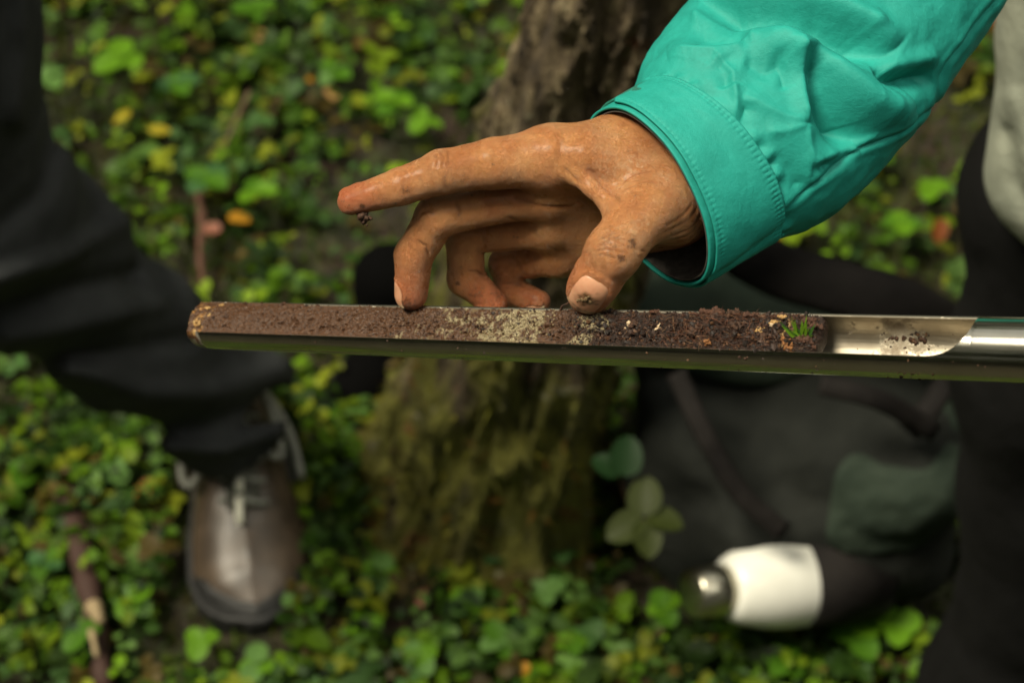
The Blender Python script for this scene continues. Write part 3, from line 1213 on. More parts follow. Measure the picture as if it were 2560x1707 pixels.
mod = tube_o.modifiers.new('edges', 'EDGE_SPLIT'); mod.split_angle = math.radians(40)

# ---- core
S_C1 = s_of_px(2066)


def core_mesh():
    ns, na = 900, 150
    s = np.linspace(0.3, S_C1, ns)
    a = np.linspace(math.radians(-36), math.radians(104), na)
    Sg, Ag = np.meshgrid(s, a, indexing='ij')
    r = rtube(Sg) - WALL - 0.15
    # fill level: a gently domed face a little above the chord of the window
    am = 0.5 * (A_FRONT + A_BACK); ha = 0.5 * (A_BACK - A_FRONT)
    chord = (rtube(Sg) * math.cos(ha)) / np.maximum(np.cos(np.clip(Ag - am, -1.25, 1.25)), 0.2)
    pxg = 1280 + (TA[0] + Sg * TX[0]) / -(TA[2] + Sg * TX[2]) / KPX
    dome = 0.25 + 0.45 * np.clip((800 - pxg) / 200, 0, 1) + 0.30 * np.clip((pxg - 1500) / 300, 0, 1) - 0.30 * np.exp(-((pxg - 1500) / 120) ** 2) - .25 * np.exp(-((pxg - 2010) / 60) ** 2)
    rad = chord + (r - chord) * np.clip(dome, 0, 1) * (1 - (np.abs(Ag - am) / ha) ** 4 * 0.6)
    rad = np.minimum(rad, np.where(pxg < 760, r + 0.9, r + 0.2))
    P = tpoint(Sg, Ag, rad).reshape(-1, 3)
    px = pxg.reshape(-1)
    org = np.clip((px - 1420) / 120, 0, 1)        # organic end
    smooth_end = np.clip((900 - px) / 250, 0, 1)
    n1 = fbm(P, 0.16, 4, 11); n2 = fbm(P, 0.55, 3, 21); n3 = vnoise(P, 1.6, 31)
    amp = 0.70 + 0.95 * org - 0.42 * smooth_end
    dsp = amp * (0.7 * n1 + 0.55 * n2 + 0.35 * n3)
    dsp -= 2.0 * np.clip(-n2 - 0.25, 0, 1) * (1 - 0.5 * smooth_end) + 1.2 * np.clip(-vnoise(P, 0.9, 34) - 0.35, 0, 1)
    # clods lifted near the thatch
    dsp += org * 1.6 * np.clip(vnoise(P, 0.11, 51) - 0.15, 0, 1) * np.clip((px - 1750) / 120, 0, 1)
    # torn pit near the tip
    pit = tpoint(np.array(s_of_px(592)), np.array(math.radians(28)), np.array(10.5))
    dsp -= 1.4 * np.exp(-(np.linalg.norm((P - pit) * [0.6, 1.3, 1.0], axis=1) / 2.2) ** 2) * (1 + n2)
    nrm = P - (TA + ((P - TA) @ TX)[:, None] * TX)
    nrm /= np.linalg.norm(nrm, axis=1)[:, None]
    lim = np.clip(1 - (np.abs(Ag - am) / ha) ** 6, 0, 1).reshape(-1)
    P = P + nrm * (dsp * lim)[:, None]
    # rounded ends
    e = np.clip((S_C1 - Sg) / 3.0, 0, 1).reshape(-1)
    ax = TA + ((P - TA) @ TX)[:, None] * TX
    k = 0.55 + 0.45 * np.sqrt(np.clip(1 - (1 - e) ** 2, 0, 1))
    P = ax + (P - ax) * k[:, None]
    F = []
    I = np.arange(ns * na).reshape(ns, na)
    Q = np.stack([I[:-1, :-1], I[1:, :-1], I[1:, 1:], I[:-1, 1:]], -1).reshape(-1, 4)
    # close the two ends and the under side
    c0 = len(P); c1 = c0 + 1
    P = np.vstack([P, TA + TX * 0.3, TA + TX * (S_C1)])
    T = []
    for j in range(na - 1):
        T.append((I[0, j], I[0, j + 1], c0, c0)); T.append((I[-1, j + 1], I[-1, j], c1, c1))
    px = np.concatenate([px, [500, 2066]])
    sand = 0.66 * np.exp(-((px - 1315) / 105.0) ** 2) + 0.70 * np.exp(-((px - 1490) / 34.0) ** 2) + 0.22 * np.exp(-((px - 1120) / 120) ** 2) - 0.35 * np.exp(-((px - 1412) / 30.0) ** 2)
    straw = 0.62 * np.exp(-((px - 515) / 42.0) ** 2) + 0.50 * np.exp(-((px - 1975) / 45.0) ** 2) + 0.35 * vnoise(P, 0.5, 77) * (px < 600)
    orgc = np.clip((px - 1400) / 130, 0, 1)
    ac = np.concatenate([Ag.reshape(-1), [0, 0]])
    n = fbm(P, 0.22, 3, 71)
    sand = np.clip(sand + 0.30 * n * (sand > 0.1) + 0.25 * vnoise(P, 0.7, 72) * (sand > .1), 0, 1.3)
    return P, Q, T, sand, straw, orgc


cv, cq, ctri, sand, straw, orgc = core_mesh()
faces = [tuple(int(i) for i in f) for f in cq] + [(int(a), int(b), int(c)) for a, b, c, _ in ctri]
M = Mat('soil')
n1 = M.noise(240, 6, 0.7)
n2 = M.noise(900, 4, 0.65)
n3 = M.noise(2200, 2, 0.6)
clay = M.ramp(n2.outputs['Fac'], [(0.3, (0.022, 0.009, 0.004)), (0.6, (0.075, 0.033, 0.014)), (0.8, (0.125, 0.064, 0.030))])
peat = M.ramp(n2.outputs['Fac'], [(0.3, (0.005, 0.0025, 0.002)), (0.55, (0.020, 0.008, 0.004)), (0.72, (0.048, 0.017, 0.008)), (0.88, (0.11, 0.045, 0.018))])
sandc = M.ramp(n3.outputs['Fac'], [(0.3, (0.05, 0.034, 0.018)), (0.5, (0.20, 0.160, 0.088)), (0.70, (0.36, 0.305, 0.185))])
strawc = M.ramp(n1.outputs['Fac'], [(0.36, (0.03, 0.013, 0.005)), (0.52, (0.24, 0.11, 0.026)), (0.66, (0.50, 0.34, 0.14))])
c = M.mix(M.attr('organic'), clay, peat)
sm = M.ramp(M.math('ADD', M.math('MULTIPLY', M.attr('sand'), 0.55), M.math('MULTIPLY', n1.outputs['Fac'], 0.9)), [(0.66, 0.0), (0.82, 1.0)])
c = M.mix(sm, c, sandc)
stm = M.ramp(M.math('ADD', M.math('MULTIPLY', M.attr('straw'), 0.5), M.math('MULTIPLY', n1.outputs['Fac'], 0.9)), [(0.72, 0.0), (0.86, 1.0)])
c = M.mix(stm, c, strawc)
M.color(c)
M.set(Roughness=0.62)
M.b.inputs['Specular IOR Level'].default_value = 0.35
hgt = M.math('MULTIPLY', n2.outputs['Fac'], M.math('ADD', 0.45, M.math('MULTIPLY', M.attr('organic'), 0.75)))
M.normal(M.bump(hgt, 0.7, 0.0014, M.bump(n3.outputs['Fac'], 0.4, 0.0005)))
M.l(M.ramp(n1.outputs['Fac'], [(0.3, 0.30), (0.7, 0.62)]), M.b.inputs['Roughness'])
M_SOIL = M.m
core_c = to_world(TA + TX * (S_C1 * 0.5))
core = mesh_obj('soil_core', to_world(cv), faces, M_SOIL, None, origin=core_c, attrs={'sand': sand, 'straw': straw, 'organic': orgc})
tag(core, 'long brown soil core with a pale sandy patch lying in the corer window', 'soil core')

# ------------------------------------------------------------------ the hand over the core
def Zp(zx, zy, d):
    return loc3(800 + zx / 2.24, 250 + zy / 2.24, d * 0.001)


FING = {
    'index': dict(pts=[Zp(1300, 322, 893), Zp(980, 356, 889), Zp(684, 404, 887), Zp(455, 486, 889), Zp(174, 566, 893)],
                  rad=[12.6, 11.2, 9.2, 8.1, 6.1]),
    'middle': dict(pts=[Zp(1290, 520, 909), Zp(960, 580, 908), Zp(655, 655, 905), Zp(527, 868, 914), Zp(512, 1085, 922)],
                   rad=[11.0, 9.4, 9.3, 8.6, 7.4]),
    'ring': dict(pts=[Zp(1290, 700, 924), Zp(1030, 735, 927), Zp(810, 760, 928), Zp(818, 1000, 936), Zp(975, 1140, 938)],
                 rad=[11.0, 8.9, 8.6, 8.5, 6.2]),
    'little': dict(pts=[Zp(1345, 862, 938), Zp(1190, 895, 944), Zp(1045, 920, 947), Zp(1065, 1070, 952), Zp(1225, 1128, 948)],
                   rad=[10.0, 8.3, 7.7, 7.5, 5.4]),
}
THUMB = dict(pts=[Zp(2010, 520, 905), Zp(1800, 640, 876), Zp(1640, 858, 866), Zp(1518, 1052, 876)],
             rad=[15.0, 13.0, 11.6, 10.0])
WR_A0, WR_A1 = Zp(1780, 308, 908), Zp(2500, -150, 945)
WR_B0, WR_B1 = Zp(1960, 570, 918), Zp(2680, 120, 955)


def hand_field(P):
    f = FING
    # palm and back of the hand
    d = cap(P, f['index']['pts'][0], WR_A0, 13.2, 17.0)
    d = smin(d, cap(P, f['middle']['pts'][0], WR_A0 + [0, -8, -6], 11.0, 15.0), 14)
    d = smin(d, cap(P, f['ring']['pts'][0], WR_B0 + [0, 2, -6], 10.5, 15.0), 14)
    d = smin(d, cap(P, f['little']['pts'][0], WR_B0 + [0, -2, -4], 10.0, 15.0), 12)
    w = cap(P, WR_A0, WR_A1, 18.5, 21.0)
    w = smin(w, cap(P, WR_B0, WR_B1, 16.5, 20.0), 18)
    d = smin(d, w, 14)
    # muscle between index and thumb
    d = smin(d, cap(P, Zp(1500, 320, 884), Zp(1900, 480, 892), 9.0, 13.0), 12)
    # thumb
    t = chain(P, THUMB['pts'], THUMB['rad'], 3.0)
    # ball of the thumb and knuckle at its base
    t = smin(t, cap(P, Zp(1860, 600, 882), Zp(1990, 640, 898), 13.0, 14.0), 8)
    # fleshy tip
    t = smin(t, cap(P, Zp(1545, 1010, 871), Zp(1500, 1085, 882), 10.3, 9.0), 3)
    tp = smin(d, t, 7)
    # web of skin
    web = cap(P, Zp(1385, 385, 883), Zp(1520, 500, 879), 3.4, 3.0)
    web = smin(web, cap(P, Zp(1520, 500, 879), Zp(1680, 640, 878), 3.0, 5.0), 3)
    tp = smin(tp, web, 7)
    out = tp
    for nme, k in (('index', 8), ('middle', 5), ('ring', 5), ('little', 5)):
        c = chain(P, f[nme]['pts'], f[nme]['rad'], 1.6)
        # knuckle swelling
        p = f[nme]['pts']; r = f[nme]['rad']
        c = smin(c, np.sqrt(((P - p[2]) ** 2).sum(1)) - r[2] * 1.02, 2.5)
        c = smin(d, c, k)
        out = smin(out, c, 0.9)
    return out


def nail_frame(tip, prev, toward, along):
    """centre on a finger: axis points to the tip; toward is the side the nail faces"""
    ax = tip - prev; ax = ax / np.linalg.norm(ax)
    nn = np.asarray(toward, float); nn = nn - ax * (nn @ ax); nn /= np.linalg.norm(nn)
    sd = np.cross(ax, nn)
    return tip + ax * along, ax, nn, sd


tp = THUMB['pts']
mp = FING['middle']['pts']
rp = FING['ring']['pts']
lp = FING['little']['pts']
ip = FING['index']['pts']
NAILS = [  # centre, axis, normal, side, half length, half width
    nail_frame(tp[3], tp[2], (0.10, 0.10, 1.0), -1.2) + (10.6, 7.8),
    nail_frame(mp[4], mp[3], (-0.93, -0.05, 0.28), -0.5) + (6.0, 5.2),
    nail_frame(rp[4], rp[3], (-0.45, -0.85, 0.1), 0.0) + (5.0, 4.6),
    nail_frame(lp[4], lp[3], (-0.3, -0.9, 0.25), 0.0) + (4.6, 4.0),
    nail_frame(ip[4], ip[3], (-0.2, 0.70, -0.70), -0.5) + (5.5, 4.8),
]


def nail_uv(V, N):
    c, ax, nn, sd, hl, hw = N
    v = V - c
    return (v @ ax) / hl, (v @ sd) / hw, v @ nn


HRES = 0.75
lo = loc3(830, 0, 0.90); hi = loc3(1990, 800, 0.90)
hv, hq = sdf_mesh(hand_field, (loc3(835, 0, .9)[0], loc3(0, 800, .9)[1], -990), (loc3(2010, 0, .9)[0], loc3(0, 130, .9)[1], -835), HRES)
hn = grad(hand_field, hv, 0.4)

# nail beds: a sunken bed with a raised fold around it
disp = np.zeros(len(hv))
for N in NAILS:
    u, v, w = nail_uv(hv, N)
    rr = (np.abs(u) ** 2.6 + np.abs(v) ** 2.6) ** (1 / 2.6)
    near = (w > 0) & (rr < 1.8)
    e = np.where(near, -0.35 * np.clip((0.95 - rr) / 0.15, 0, 1) + 0.5 * np.exp(-((rr - 1.10) / 0.12) ** 2) * (u < 0.75), 0)
    disp += e


# creases: short grooves worn across the skin, given by two end points near the surface
def groove(a, b, wid, dep, V):
    a, b = np.asarray(a), np.asarray(b)
    ba = b - a
    t = np.clip(((V - a) @ ba) / (ba @ ba), 0, 1)
    q = np.linalg.norm(V - a - t[:, None] * ba, axis=1)
    return -dep * np.exp(-(q / wid) ** 2) * (np.sin(np.pi * np.clip(t * 0.9 + 0.05, 0, 1)) ** 0.5)


def surf(zx, zy, d0=840):
    """march from the lens along a sight line to the hand, used once to find where a crease lies on the skin"""
    o = np.zeros(3); r = Zp(zx, zy, 1000.0); r = r / np.linalg.norm(r)
    t = np.array([d0 * 1.0])
    for _ in range(60):
        dd = hand_field((o + r * t[:, None]))
        t = t + dd * 0.9
        if abs(dd[0]) < 0.02 or t[0] > 1000:
            break
    return o + r * t[0]


CREASES = [  # zoom-space polylines, width, depth
    ([(475, 440), (468, 500), (485, 575)], 0.8, 0.45),
    ([(500, 430), (500, 500), (515, 560)], 0.7, 0.25),
    ([(705, 420), (700, 470), (715, 505)], 0.9, 0.4),
    ([(548, 790), (590, 818), (612, 870)], 0.8, 0.8),
    ([(760, 570), (782, 625), (772, 665)], 0.8, 0.6),
    ([(880, 715), (910, 770), (928, 840)], 0.9, 0.8),
    ([(828, 958), (880, 962), (920, 985)], 0.8, 0.8),
    ([(1080, 865), (1120, 925), (1150, 985)], 0.9, 0.8),
    ([(1030, 1030), (1080, 1030), (1140, 1040)], 0.8, 0.6),
    ([(1510, 395), (1570, 450), (1630, 515), (1675, 570)], 1.3, 1.0),
    ([(1370, 385), (1400, 420), (1450, 460)], 1.0, 0.6),
    ([(1090, 545), (1200, 590), (1400, 600)], 1.3, 0.9),
    ([(1060, 660), (1200, 740), (1330, 850)], 1.3, 0.8),
    ([(1540, 830), (1620, 800), (1740, 830), (1820, 850)], 0.8, 0.6),
    ([(1560, 815), (1650, 775), (1760, 800)], 0.7, 0.55),
    ([(1530, 850), (1600, 835), (1700, 855), (1800, 880)], 0.7, 0.6),
    ([(1570, 770), (1660, 745), (1780, 765)], 0.7, 0.4), ([(1500, 870), (1580, 865), (1660, 890)], 0.7, 0.5),
    ([(640, 300), (660, 340), (655, 380)], 0.8, 0.4), ([(675, 290), (690, 340), (685, 385)], 0.8, 0.35), ([(715, 285), (722, 330), (715, 370)], 0.8, 0.3),
    ([(1330, 190), (1345, 260), (1335, 330)], 1.6, 0.4), ([(560, 640), (600, 625), (640, 640)], 0.8, 0.4), ([(1420, 960), (1440, 900), (1490, 850)], 0.9, 0.4),
    ([(1690, 470), (1760, 420), (1850, 400)], 0.9, 0.35), ([(1700, 510), (1780, 470), (1880, 460)], 0.9, 0.35),
    ([(2140, 630), (2080, 720), (1960, 770)], 0.9, 0.5),
    ([(2110, 610), (2060, 680), (1930, 745)], 0.9, 0.45),
    ([(2080, 590), (2030, 650), (1940, 700)], 0.8, 0.35),
    ([(2130, 680), (2060, 760), (1950, 790)], 0.8, 0.4),
]
crease_mask = np.zeros(len(hv))
for pl, wid, dep in CREASES:
    s = [surf(*p) for p in pl]
    for a, b in zip(s[:-1], s[1:]):
        if np.linalg.norm(a - b) > 25:
            continue
        g = groove(a, b, wid * 0.85, dep * 1.35, hv)
        disp = np.minimum(disp + 0 * g, disp) + g
        crease_mask = np.maximum(crease_mask, np.exp(-0.5) * (-g / dep))
# tendons and skin unevenness
disp += 0.18 * fbm(hv, 0.11, 3, seed=3) + 0.07 * fbm(hv, 0.45, 2, seed=9)
hv2 = hv + hn * disp[:, None]

# attributes: redder finger ends and knuckles, dirt where the soil was handled
red = np.zeros(len(hv))
for nme in FING:
    p = FING[nme]['pts']
    red = np.maximum(red, np.exp(-(np.linalg.norm(hv - p[4], axis=1) / 15.0) ** 2))
    red = np.maximum(red, 0.35 * np.exp(-(np.linalg.norm(hv - p[3], axis=1) / 9.0) ** 2))
red = np.maximum(red, 0.85 * np.exp(-(np.linalg.norm(hv - tp[3], axis=1) / 16.0) ** 2))
dirt = np.zeros(len(hv))
for zx, zy, r, a in [(1755, 800, 2.6, 1.0), (1690, 886, 2.6, 1.0), (1620, 800, 7, 0.55), (1740, 830, 5, 0.5), (235, 595, 1.6, 1.2), (770, 1030, 1.5, 1.2),
                     (480, 500, 6, 0.5), (230, 640, 5, 0.5), (780, 450, 9, 0.45), (900, 420, 6, 0.35), (820, 1060, 9, 0.3), (470, 1130, 4, 0.7),
                     (780, 660, 3, 0.6), (1765, 540, 0.8, 1.0), (420, 580, 1.5, 0.9), (660, 470, 2.5, 0.6), (1160, 780, 2, 0.6), (970, 360, 0.9, 0.9), (500, 1150, 5, 0.6),
                     (700, 330, 4, .4), (560, 440, 3, .4), (790, 940, 1.2, .9), (880, 860, 1.4, .6), (980, 1040, 5, .5), (700, 480, 6, .55), (860, 470, 6, .5), (600, 520, 5, .5), (470, 1150, 6, .8), (850, 1080, 8, .55), (1000, 1100, 6, .55), (1420, 1100, 5, .6), (1480, 1160, 5, .8), (1200, 1130, 5, .5), (340, 560, 6, .45), (150, 600, 5, .5), (560, 900, 7, .35), (1560, 880, 5, .45), (620, 700, 6, .3), (1000, 560, 8, .35)]:
    s = surf(zx, zy)
    dirt = np.maximum(dirt, a * np.exp(-(np.linalg.norm(hv - s, axis=1) / r) ** 2))

dry = np.zeros(len(hv))
for zx, zy, r in ((1640, 420, 9), (1760, 370, 7), (1920, 440, 5), (1750, 760, 7), (1640, 790, 7), (1830, 700, 4), (1770, 830, 4), (640, 290, 4), (1980, 760, 6)):
    s = surf(zx, zy)
    dry = np.maximum(dry, np.exp(-(np.linalg.norm(hv - s, axis=1) / r) ** 2))

M = Mat('skin')
obj = M.obj()
big = M.noise(42, 5, 0.6)
fine = M.noise(260, 4, 0.6)
base = M.ramp(big.outputs['Fac'], [(0.3, (0.44, 0.168, 0.060)), (0.52, (0.60, 0.265, 0.100)), (0.75, (0.69, 0.36, 0.150))])
base = M.mix(M.math('MULTIPLY', M.attr('red'), 0.85), base, (0.50, 0.115, 0.05))
pale = M.noise(75, 4, 0.65)
base = M.mix(M.math('MULTIPLY', M.ramp(pale.outputs['Fac'], [(0.5, 0.0), (0.72, 1.0)]), 0.35), base, (0.70, 0.43, 0.22))
rosy = M.noise(33, 3, 0.6)
base = M.mix(M.math('MULTIPLY', M.ramp(rosy.outputs['Fac'], [(0.5, 0.0), (0.7, 1.0)]), 0.35), base, (0.47, 0.14, 0.06))
base = M.mix(M.math('MULTIPLY', M.attr('dry'), M.ramp(M.noise(500, 5, 0.75).outputs['Fac'], [(0.45, 0.0), (0.65, 0.55)])), base, (0.72, 0.52, 0.34))
base = M.mix(M.math('MULTIPLY', M.ramp(fine.outputs['Fac'], [(0.35, 0.0), (0.75, 1.0)]), 0.22), base, (0.33, 0.12, 0.04))
base = M.mix(M.math('MULTIPLY', M.attr('crease'), 0.5), base, (0.22, 0.06, 0.02))
# dirt: broken specks inside handled areas
dn = M.noise(430, 7, 0.78)
dsum = M.math('ADD', M.math('ADD', M.math('MULTIPLY', M.attr('dirt'), 0.40), M.math('MULTIPLY', M.attr('red'), 0.05)), M.math('MULTIPLY', dn.outputs['Fac'], 1.15))
dmask = M.ramp(dsum, [(0.80, 0.0), (0.95, 1.0)])
base = M.mix(M.math('MULTIPLY', dmask, 0.78), base, (0.075, 0.030, 0.012))
base = M.mix(M.math('MULTIPLY', M.attr('dirt'), 0.30), base, (0.16, 0.062, 0.022))
sp2 = M.n('ShaderNodeTexVoronoi')
sp2.inputs['Scale'].default_value = 230
M.l(obj, sp2.inputs['Vector'])
rare = M.noise(60, 3, 0.6)
spmask = M.math('MULTIPLY', M.ramp(sp2.outputs['Distance'], [(0.10, 1.0), (0.2, 0.0)]), M.ramp(rare.outputs['Fac'], [(0.60, 0.0), (0.68, 1.0)]))
base = M.mix(M.math('MULTIPLY', spmask, 0.55), base, (0.10, 0.04, 0.015))
M.color(base)
M.set(Roughness=0.47, Subsurface_Weight=0.16, Subsurface_Scale=0.005, Coat_Weight=0.14, Coat_Roughness=0.28)
M.b.inputs['Subsurface Radius'].default_value = (1.0, 0.35, 0.15)
M.b.inputs['Specular IOR Level'].default_value = 0.5
M.l(M.ramp(M.noise(140, 3).outputs['Fac'], [(0.3, 0.22), (0.7, 0.40)]), M.b.inputs['Roughness'])
vor = M.n('ShaderNodeTexVoronoi', feature='DISTANCE_TO_EDGE')
vor.inputs['Scale'].default_value = 620
mp_ = M.n('ShaderNodeMapping')
mp_.inputs['Scale'].default_value = (1.0, 1.6, 0.7)
wob = M.mix(0.02, obj, M.noise(400, 2).outputs['Color'])
M.l(wob, mp_.inputs['Vector']); M.l(mp_.outputs[0], vor.inputs['Vector'])
b1 = M.bump(vor.outputs['Distance'], 0.9, 0.0014)
b2 = M.bump(M.noise(240, 6, 0.65).outputs['Fac'], 0.55, 0.0012, b1)
b3 = M.bump(dmask, 0.6, 0.0004, b2)
M.normal(b3)
M_SKIN = M.m

M = Mat('fingernail')
nn_ = M.noise(260, 3)
c = M.ramp(nn_.outputs['Fac'], [(0.3, (0.52, 0.25, 0.145)), (0.7, (0.58, 0.31, 0.19))])
c = M.mix(M.attr('edge'), c, (0.62, 0.46, 0.29))
c = M.mix(M.math('MULTIPLY', M.attr('mud'), 1.0), c, (0.10, 0.055, 0.022))
M.color(c)
M.set(Roughness=0.33, Subsurface_Weight=0.2, Subsurface_Scale=0.003)
M_NAIL = M.m

wrist_w = to_world(WR_A0 * 0.5 + WR_B0 * 0.5)
arm = empty('person', wrist_w, 'person in a teal shirt sleeve, soiled bare hand reaching down to the soil core', 'person')
hand = mesh_obj('hand', to_world(hv2), hq, M_SKIN, arm, attrs={'dry': dry, 'red': red, 'dirt': dirt, 'crease': np.clip(crease_mask, 0, 1)})
hand['label'] = 'soiled right hand with thumb and fingertips resting on the core'

for ni, N in enumerate(NAILS):
    c0, ax, nrm, sd, hl, hw = N
    g = np.linspace(-1, 1, 19)
    U, W = np.meshgrid(g, g, indexing='ij')
    # round the outline
    Uo = U * np.sqrt(1 - 0.28 * W ** 2) * hl
    Wo = W * np.sqrt(1 - 0.30 * U ** 2) * hw
    p = c0 + Uo.reshape(-1, 1) * ax + Wo.reshape(-1, 1) * sd + nrm * 12.0
    t = np.zeros(len(p))
    for _ in range(40):
        t += hand_field(p - nrm * t[:, None]) * 0.85
        t = np.minimum(t, 14.0)
    s = p - nrm * t[:, None]
    m = grad(hand_field, s, 0.5)
    e = np.maximum(np.abs(U), np.abs(W)).reshape(-1)
    uu = U.reshape(-1)
    lift = 0.22 - 0.65 * np.clip((e - 0.86) / 0.14, 0, 1) * (uu < 0.8) + 0.25 * np.clip((uu - 0.55) / 0.45, 0, 1)
    s = s + m * lift[:, None]
    F = []
    k = len(g)
    for i in range(k - 1):
        for j in range(k - 1):
            F.append((i * k + j, i * k + j + 1, (i + 1) * k + j + 1, (i + 1) * k + j))
    edge = np.clip((uu - 0.62) / 0.2, 0, 1) * (0.8 if ni else 0.35)
    mud = np.zeros(len(s))
    ww = W.reshape(-1)
    if ni == 0:
        nz = vnoise(s, 0.55, 4)
        mud = np.clip(1.9 - (np.abs(uu - 0.12 - 0.25 * ww) / 0.26) - (np.abs(ww + 0.05) / 0.45) + 1.1 * nz, 0, 1)
        mud = np.maximum(mud, np.clip(1.2 - np.abs(uu - 0.86) / 0.07 + 1.5 * nz, 0, 0.75))
    mesh_obj('fingernail', to_world(s), F, M_NAIL, arm, attrs={'edge': edge, 'mud': mud})

# ------------------------------------------------------------------ the sleeve
def s7(x, y):
    return (1440 + x / 2.1, y / 2.1)


STA = [  # upper outline, lower outline, distance, half depth mm
    ((1490, 284), (1742, 704), .902, 33), ((1560, 243), (1855, 640), .910, 34), ((1622, 205), (1962, 572), .918, 36), ((1652, 150), (2080, 502), .930, 42),
    ((1688, 80), (2190, 398), .941, 46), ((1745, 0), (2290, 282), .953, 48), ((1850, -95), (2392, 138), .966, 49),
    ((1985, -210), (2490, -12), .981, 50), ((2160, -340), (2625, -205), 1.0, 50)]


def sta_path():
    rows = []
    for (ux, uy), (lx, ly), d, T in STA:
        rows.append(list(loc3(ux, uy, d)) + list(loc3(lx, ly, d)) + [T])
    return smooth_path(np.array(rows), 40)


SP = sta_path()
AX2 = np.array([0.72, 0.69, -0.40]); AX2 /= np.linalg.norm(AX2)     # arm direction
NEAR = np.array([0.40, 0.30, 0.86]); NEAR /= np.linalg.norm(NEAR)


def sleeve_ring(t, th, off=0.0):
    """t in 0..1 along the stations (arrays), th round the arm: 0 lower outline, 90 deg nearest the lens, 180 upper outline"""
    f = np.clip(t, 0, 1) * (len(SP) - 1)
    i = np.minimum(f.astype(int), len(SP) - 2); w = (f - i)[:, None]
    R = SP[i] * (1 - w) + SP[i + 1] * w
    U, L, T = R[:, 0:3], R[:, 3:6], R[:, 6]
    C = 0.5 * (U + L); H = 0.5 * (L - U)
    hl = np.linalg.norm(H, axis=1)
    k = 1 + off / hl
    # slightly squarish section, so cloth hangs off the arm
    return C + H * (np.cos(th) * k)[:, None] + NEAR * (np.sin(th) * (T + off))[:, None]


def polydist(P2, pts):
    best = np.full(len(P2), 1e9)
    tt = np.zeros(len(P2))
    acc = 0
    pts = np.array(pts, float)
    seg = np.linalg.norm(pts[1:] - pts[:-1], axis=1); tot = seg.sum()
    for a, b, sl_ in zip(pts[:-1], pts[1:], seg):
        ba = b - a
        t = np.clip(((P2 - a) @ ba) / (ba @ ba), 0, 1)
        d = np.linalg.norm(P2 - a - t[:, None] * ba, axis=1)
        m = d < best
        best[m] = d[m]; tt[m] = (acc + t[m] * sl_) / tot
        acc += sl_
    return best, tt


FOLDS = [  # zoom polyline, height mm, half width px, sharpness
    ([(560, 60), (760, 100), (900, 125), (985, 120)], 4.0, 24, 1.3),
    ([(490, 300), (590, 290), (730, 290), (850, 262), (980, 135)], 4.2, 20, 1.2),
    ([(960, 130), (1170, 262), (1350, 400), (1520, 510), (1660, 556), (1760, 540)], 7.0, 55, 2.0),
    ([(1150, 245), (1175, 420), (1197, 645)], 4.5, 20, 1.4),
    ([(1197, 650), (1080, 610), (960, 550), (880, 505)], 1.8, 20, 1.3),
    ([(735, 300), (825, 390), (828, 480), (835, 560), (815, 680)], 3.8, 17, 1.1),
    ([(1490, 772), (1330, 812), (1215, 850)], 3.0, 18, 1.2),
    ([(1195, 655), (1212, 800), (1200, 960)], 2.4, 18, 1.2),
    ([(1000, 700), (1100, 690), (1190, 655)], 2.0, 18, 1.3),
    ([(640, -45), (900, -35), (1100, -20), (1320, 25), (1520, 120), (1680, 250)], 8.0, 34, 1.8),
    ([(1480, 350), (1640, 350), (1780, 330), (1900, 290)], 4.5, 26, 1.7),
    ([(640, 35), (850, 45), (1050, 45), (1250, 95), (1450, 200), (1560, 285), (1650, 345)], -11.0, 52, 2.0),
    ([(1540, 420), (1700, 440), (1890, 395)], -5.5, 30, 1.6),
    ([(1185, 285), (1270, 420), (1340, 580), (1400, 690), (1480, 775)], -9.0, 38, 1.8),
    ([(760, 325), (800, 400), (812, 470)], -3.5, 26, 2.0),
    ([(600, 180), (760, 215), (920, 200)], -4.0, 28, 2.0),
    ([(830, 690), (880, 600), (900, 540)], -3.0, 18, 1.5),
    ([(880, 330), (1000, 380), (1080, 330)], -3.0, 24, 1.6),
    ([(1010, 830), (1110, 900), (1180, 1000)], -2.5, 26, 1.6),
    ([(1250, 880), (1350, 860), (1480, 800)], -2.5, 20, 1.6),
    ([(1060, 290), (1080, 380), (1100, 480)], -2.5, 18, 1.5),
]
SEAM = [s7(*p) for p in [(690, 1345), (880, 1250), (1070, 1110), (1230, 970), (1480, 790), (1700, 680), (1880, 560), (1960, 330), (2200, 0), (2400, -250)]]


def fold_disp(P, damp):
    P2 = np.stack([1280 + P[:, 0] / -P[:, 2] / KPX, 853.5 + P[:, 1] / P[:, 2] / KPX], 1)
    d = np.zeros(len(P))
    for pl, A, w, sh in FOLDS:
        A = A * (1.55 if abs(A) > 5 else 1.05)
        q, t = polydist(P2, [s7(*p) for p in pl])
        m = q < w * 4
        fade = np.clip(np.minimum(t, 1 - t) / 0.16, 0, 1) ** 0.7 * 0.85 + 0.15
        d[m] += (A * np.exp(-(q[m] / w) ** sh) * fade[m])
    q, t = polydist(P2, SEAM)
    d -= 1.1 * np.exp(-(q / 5.0) ** 2)
    d += 0.5 * np.exp(-((q - 12) / 8.0) ** 2)
    return d * damp


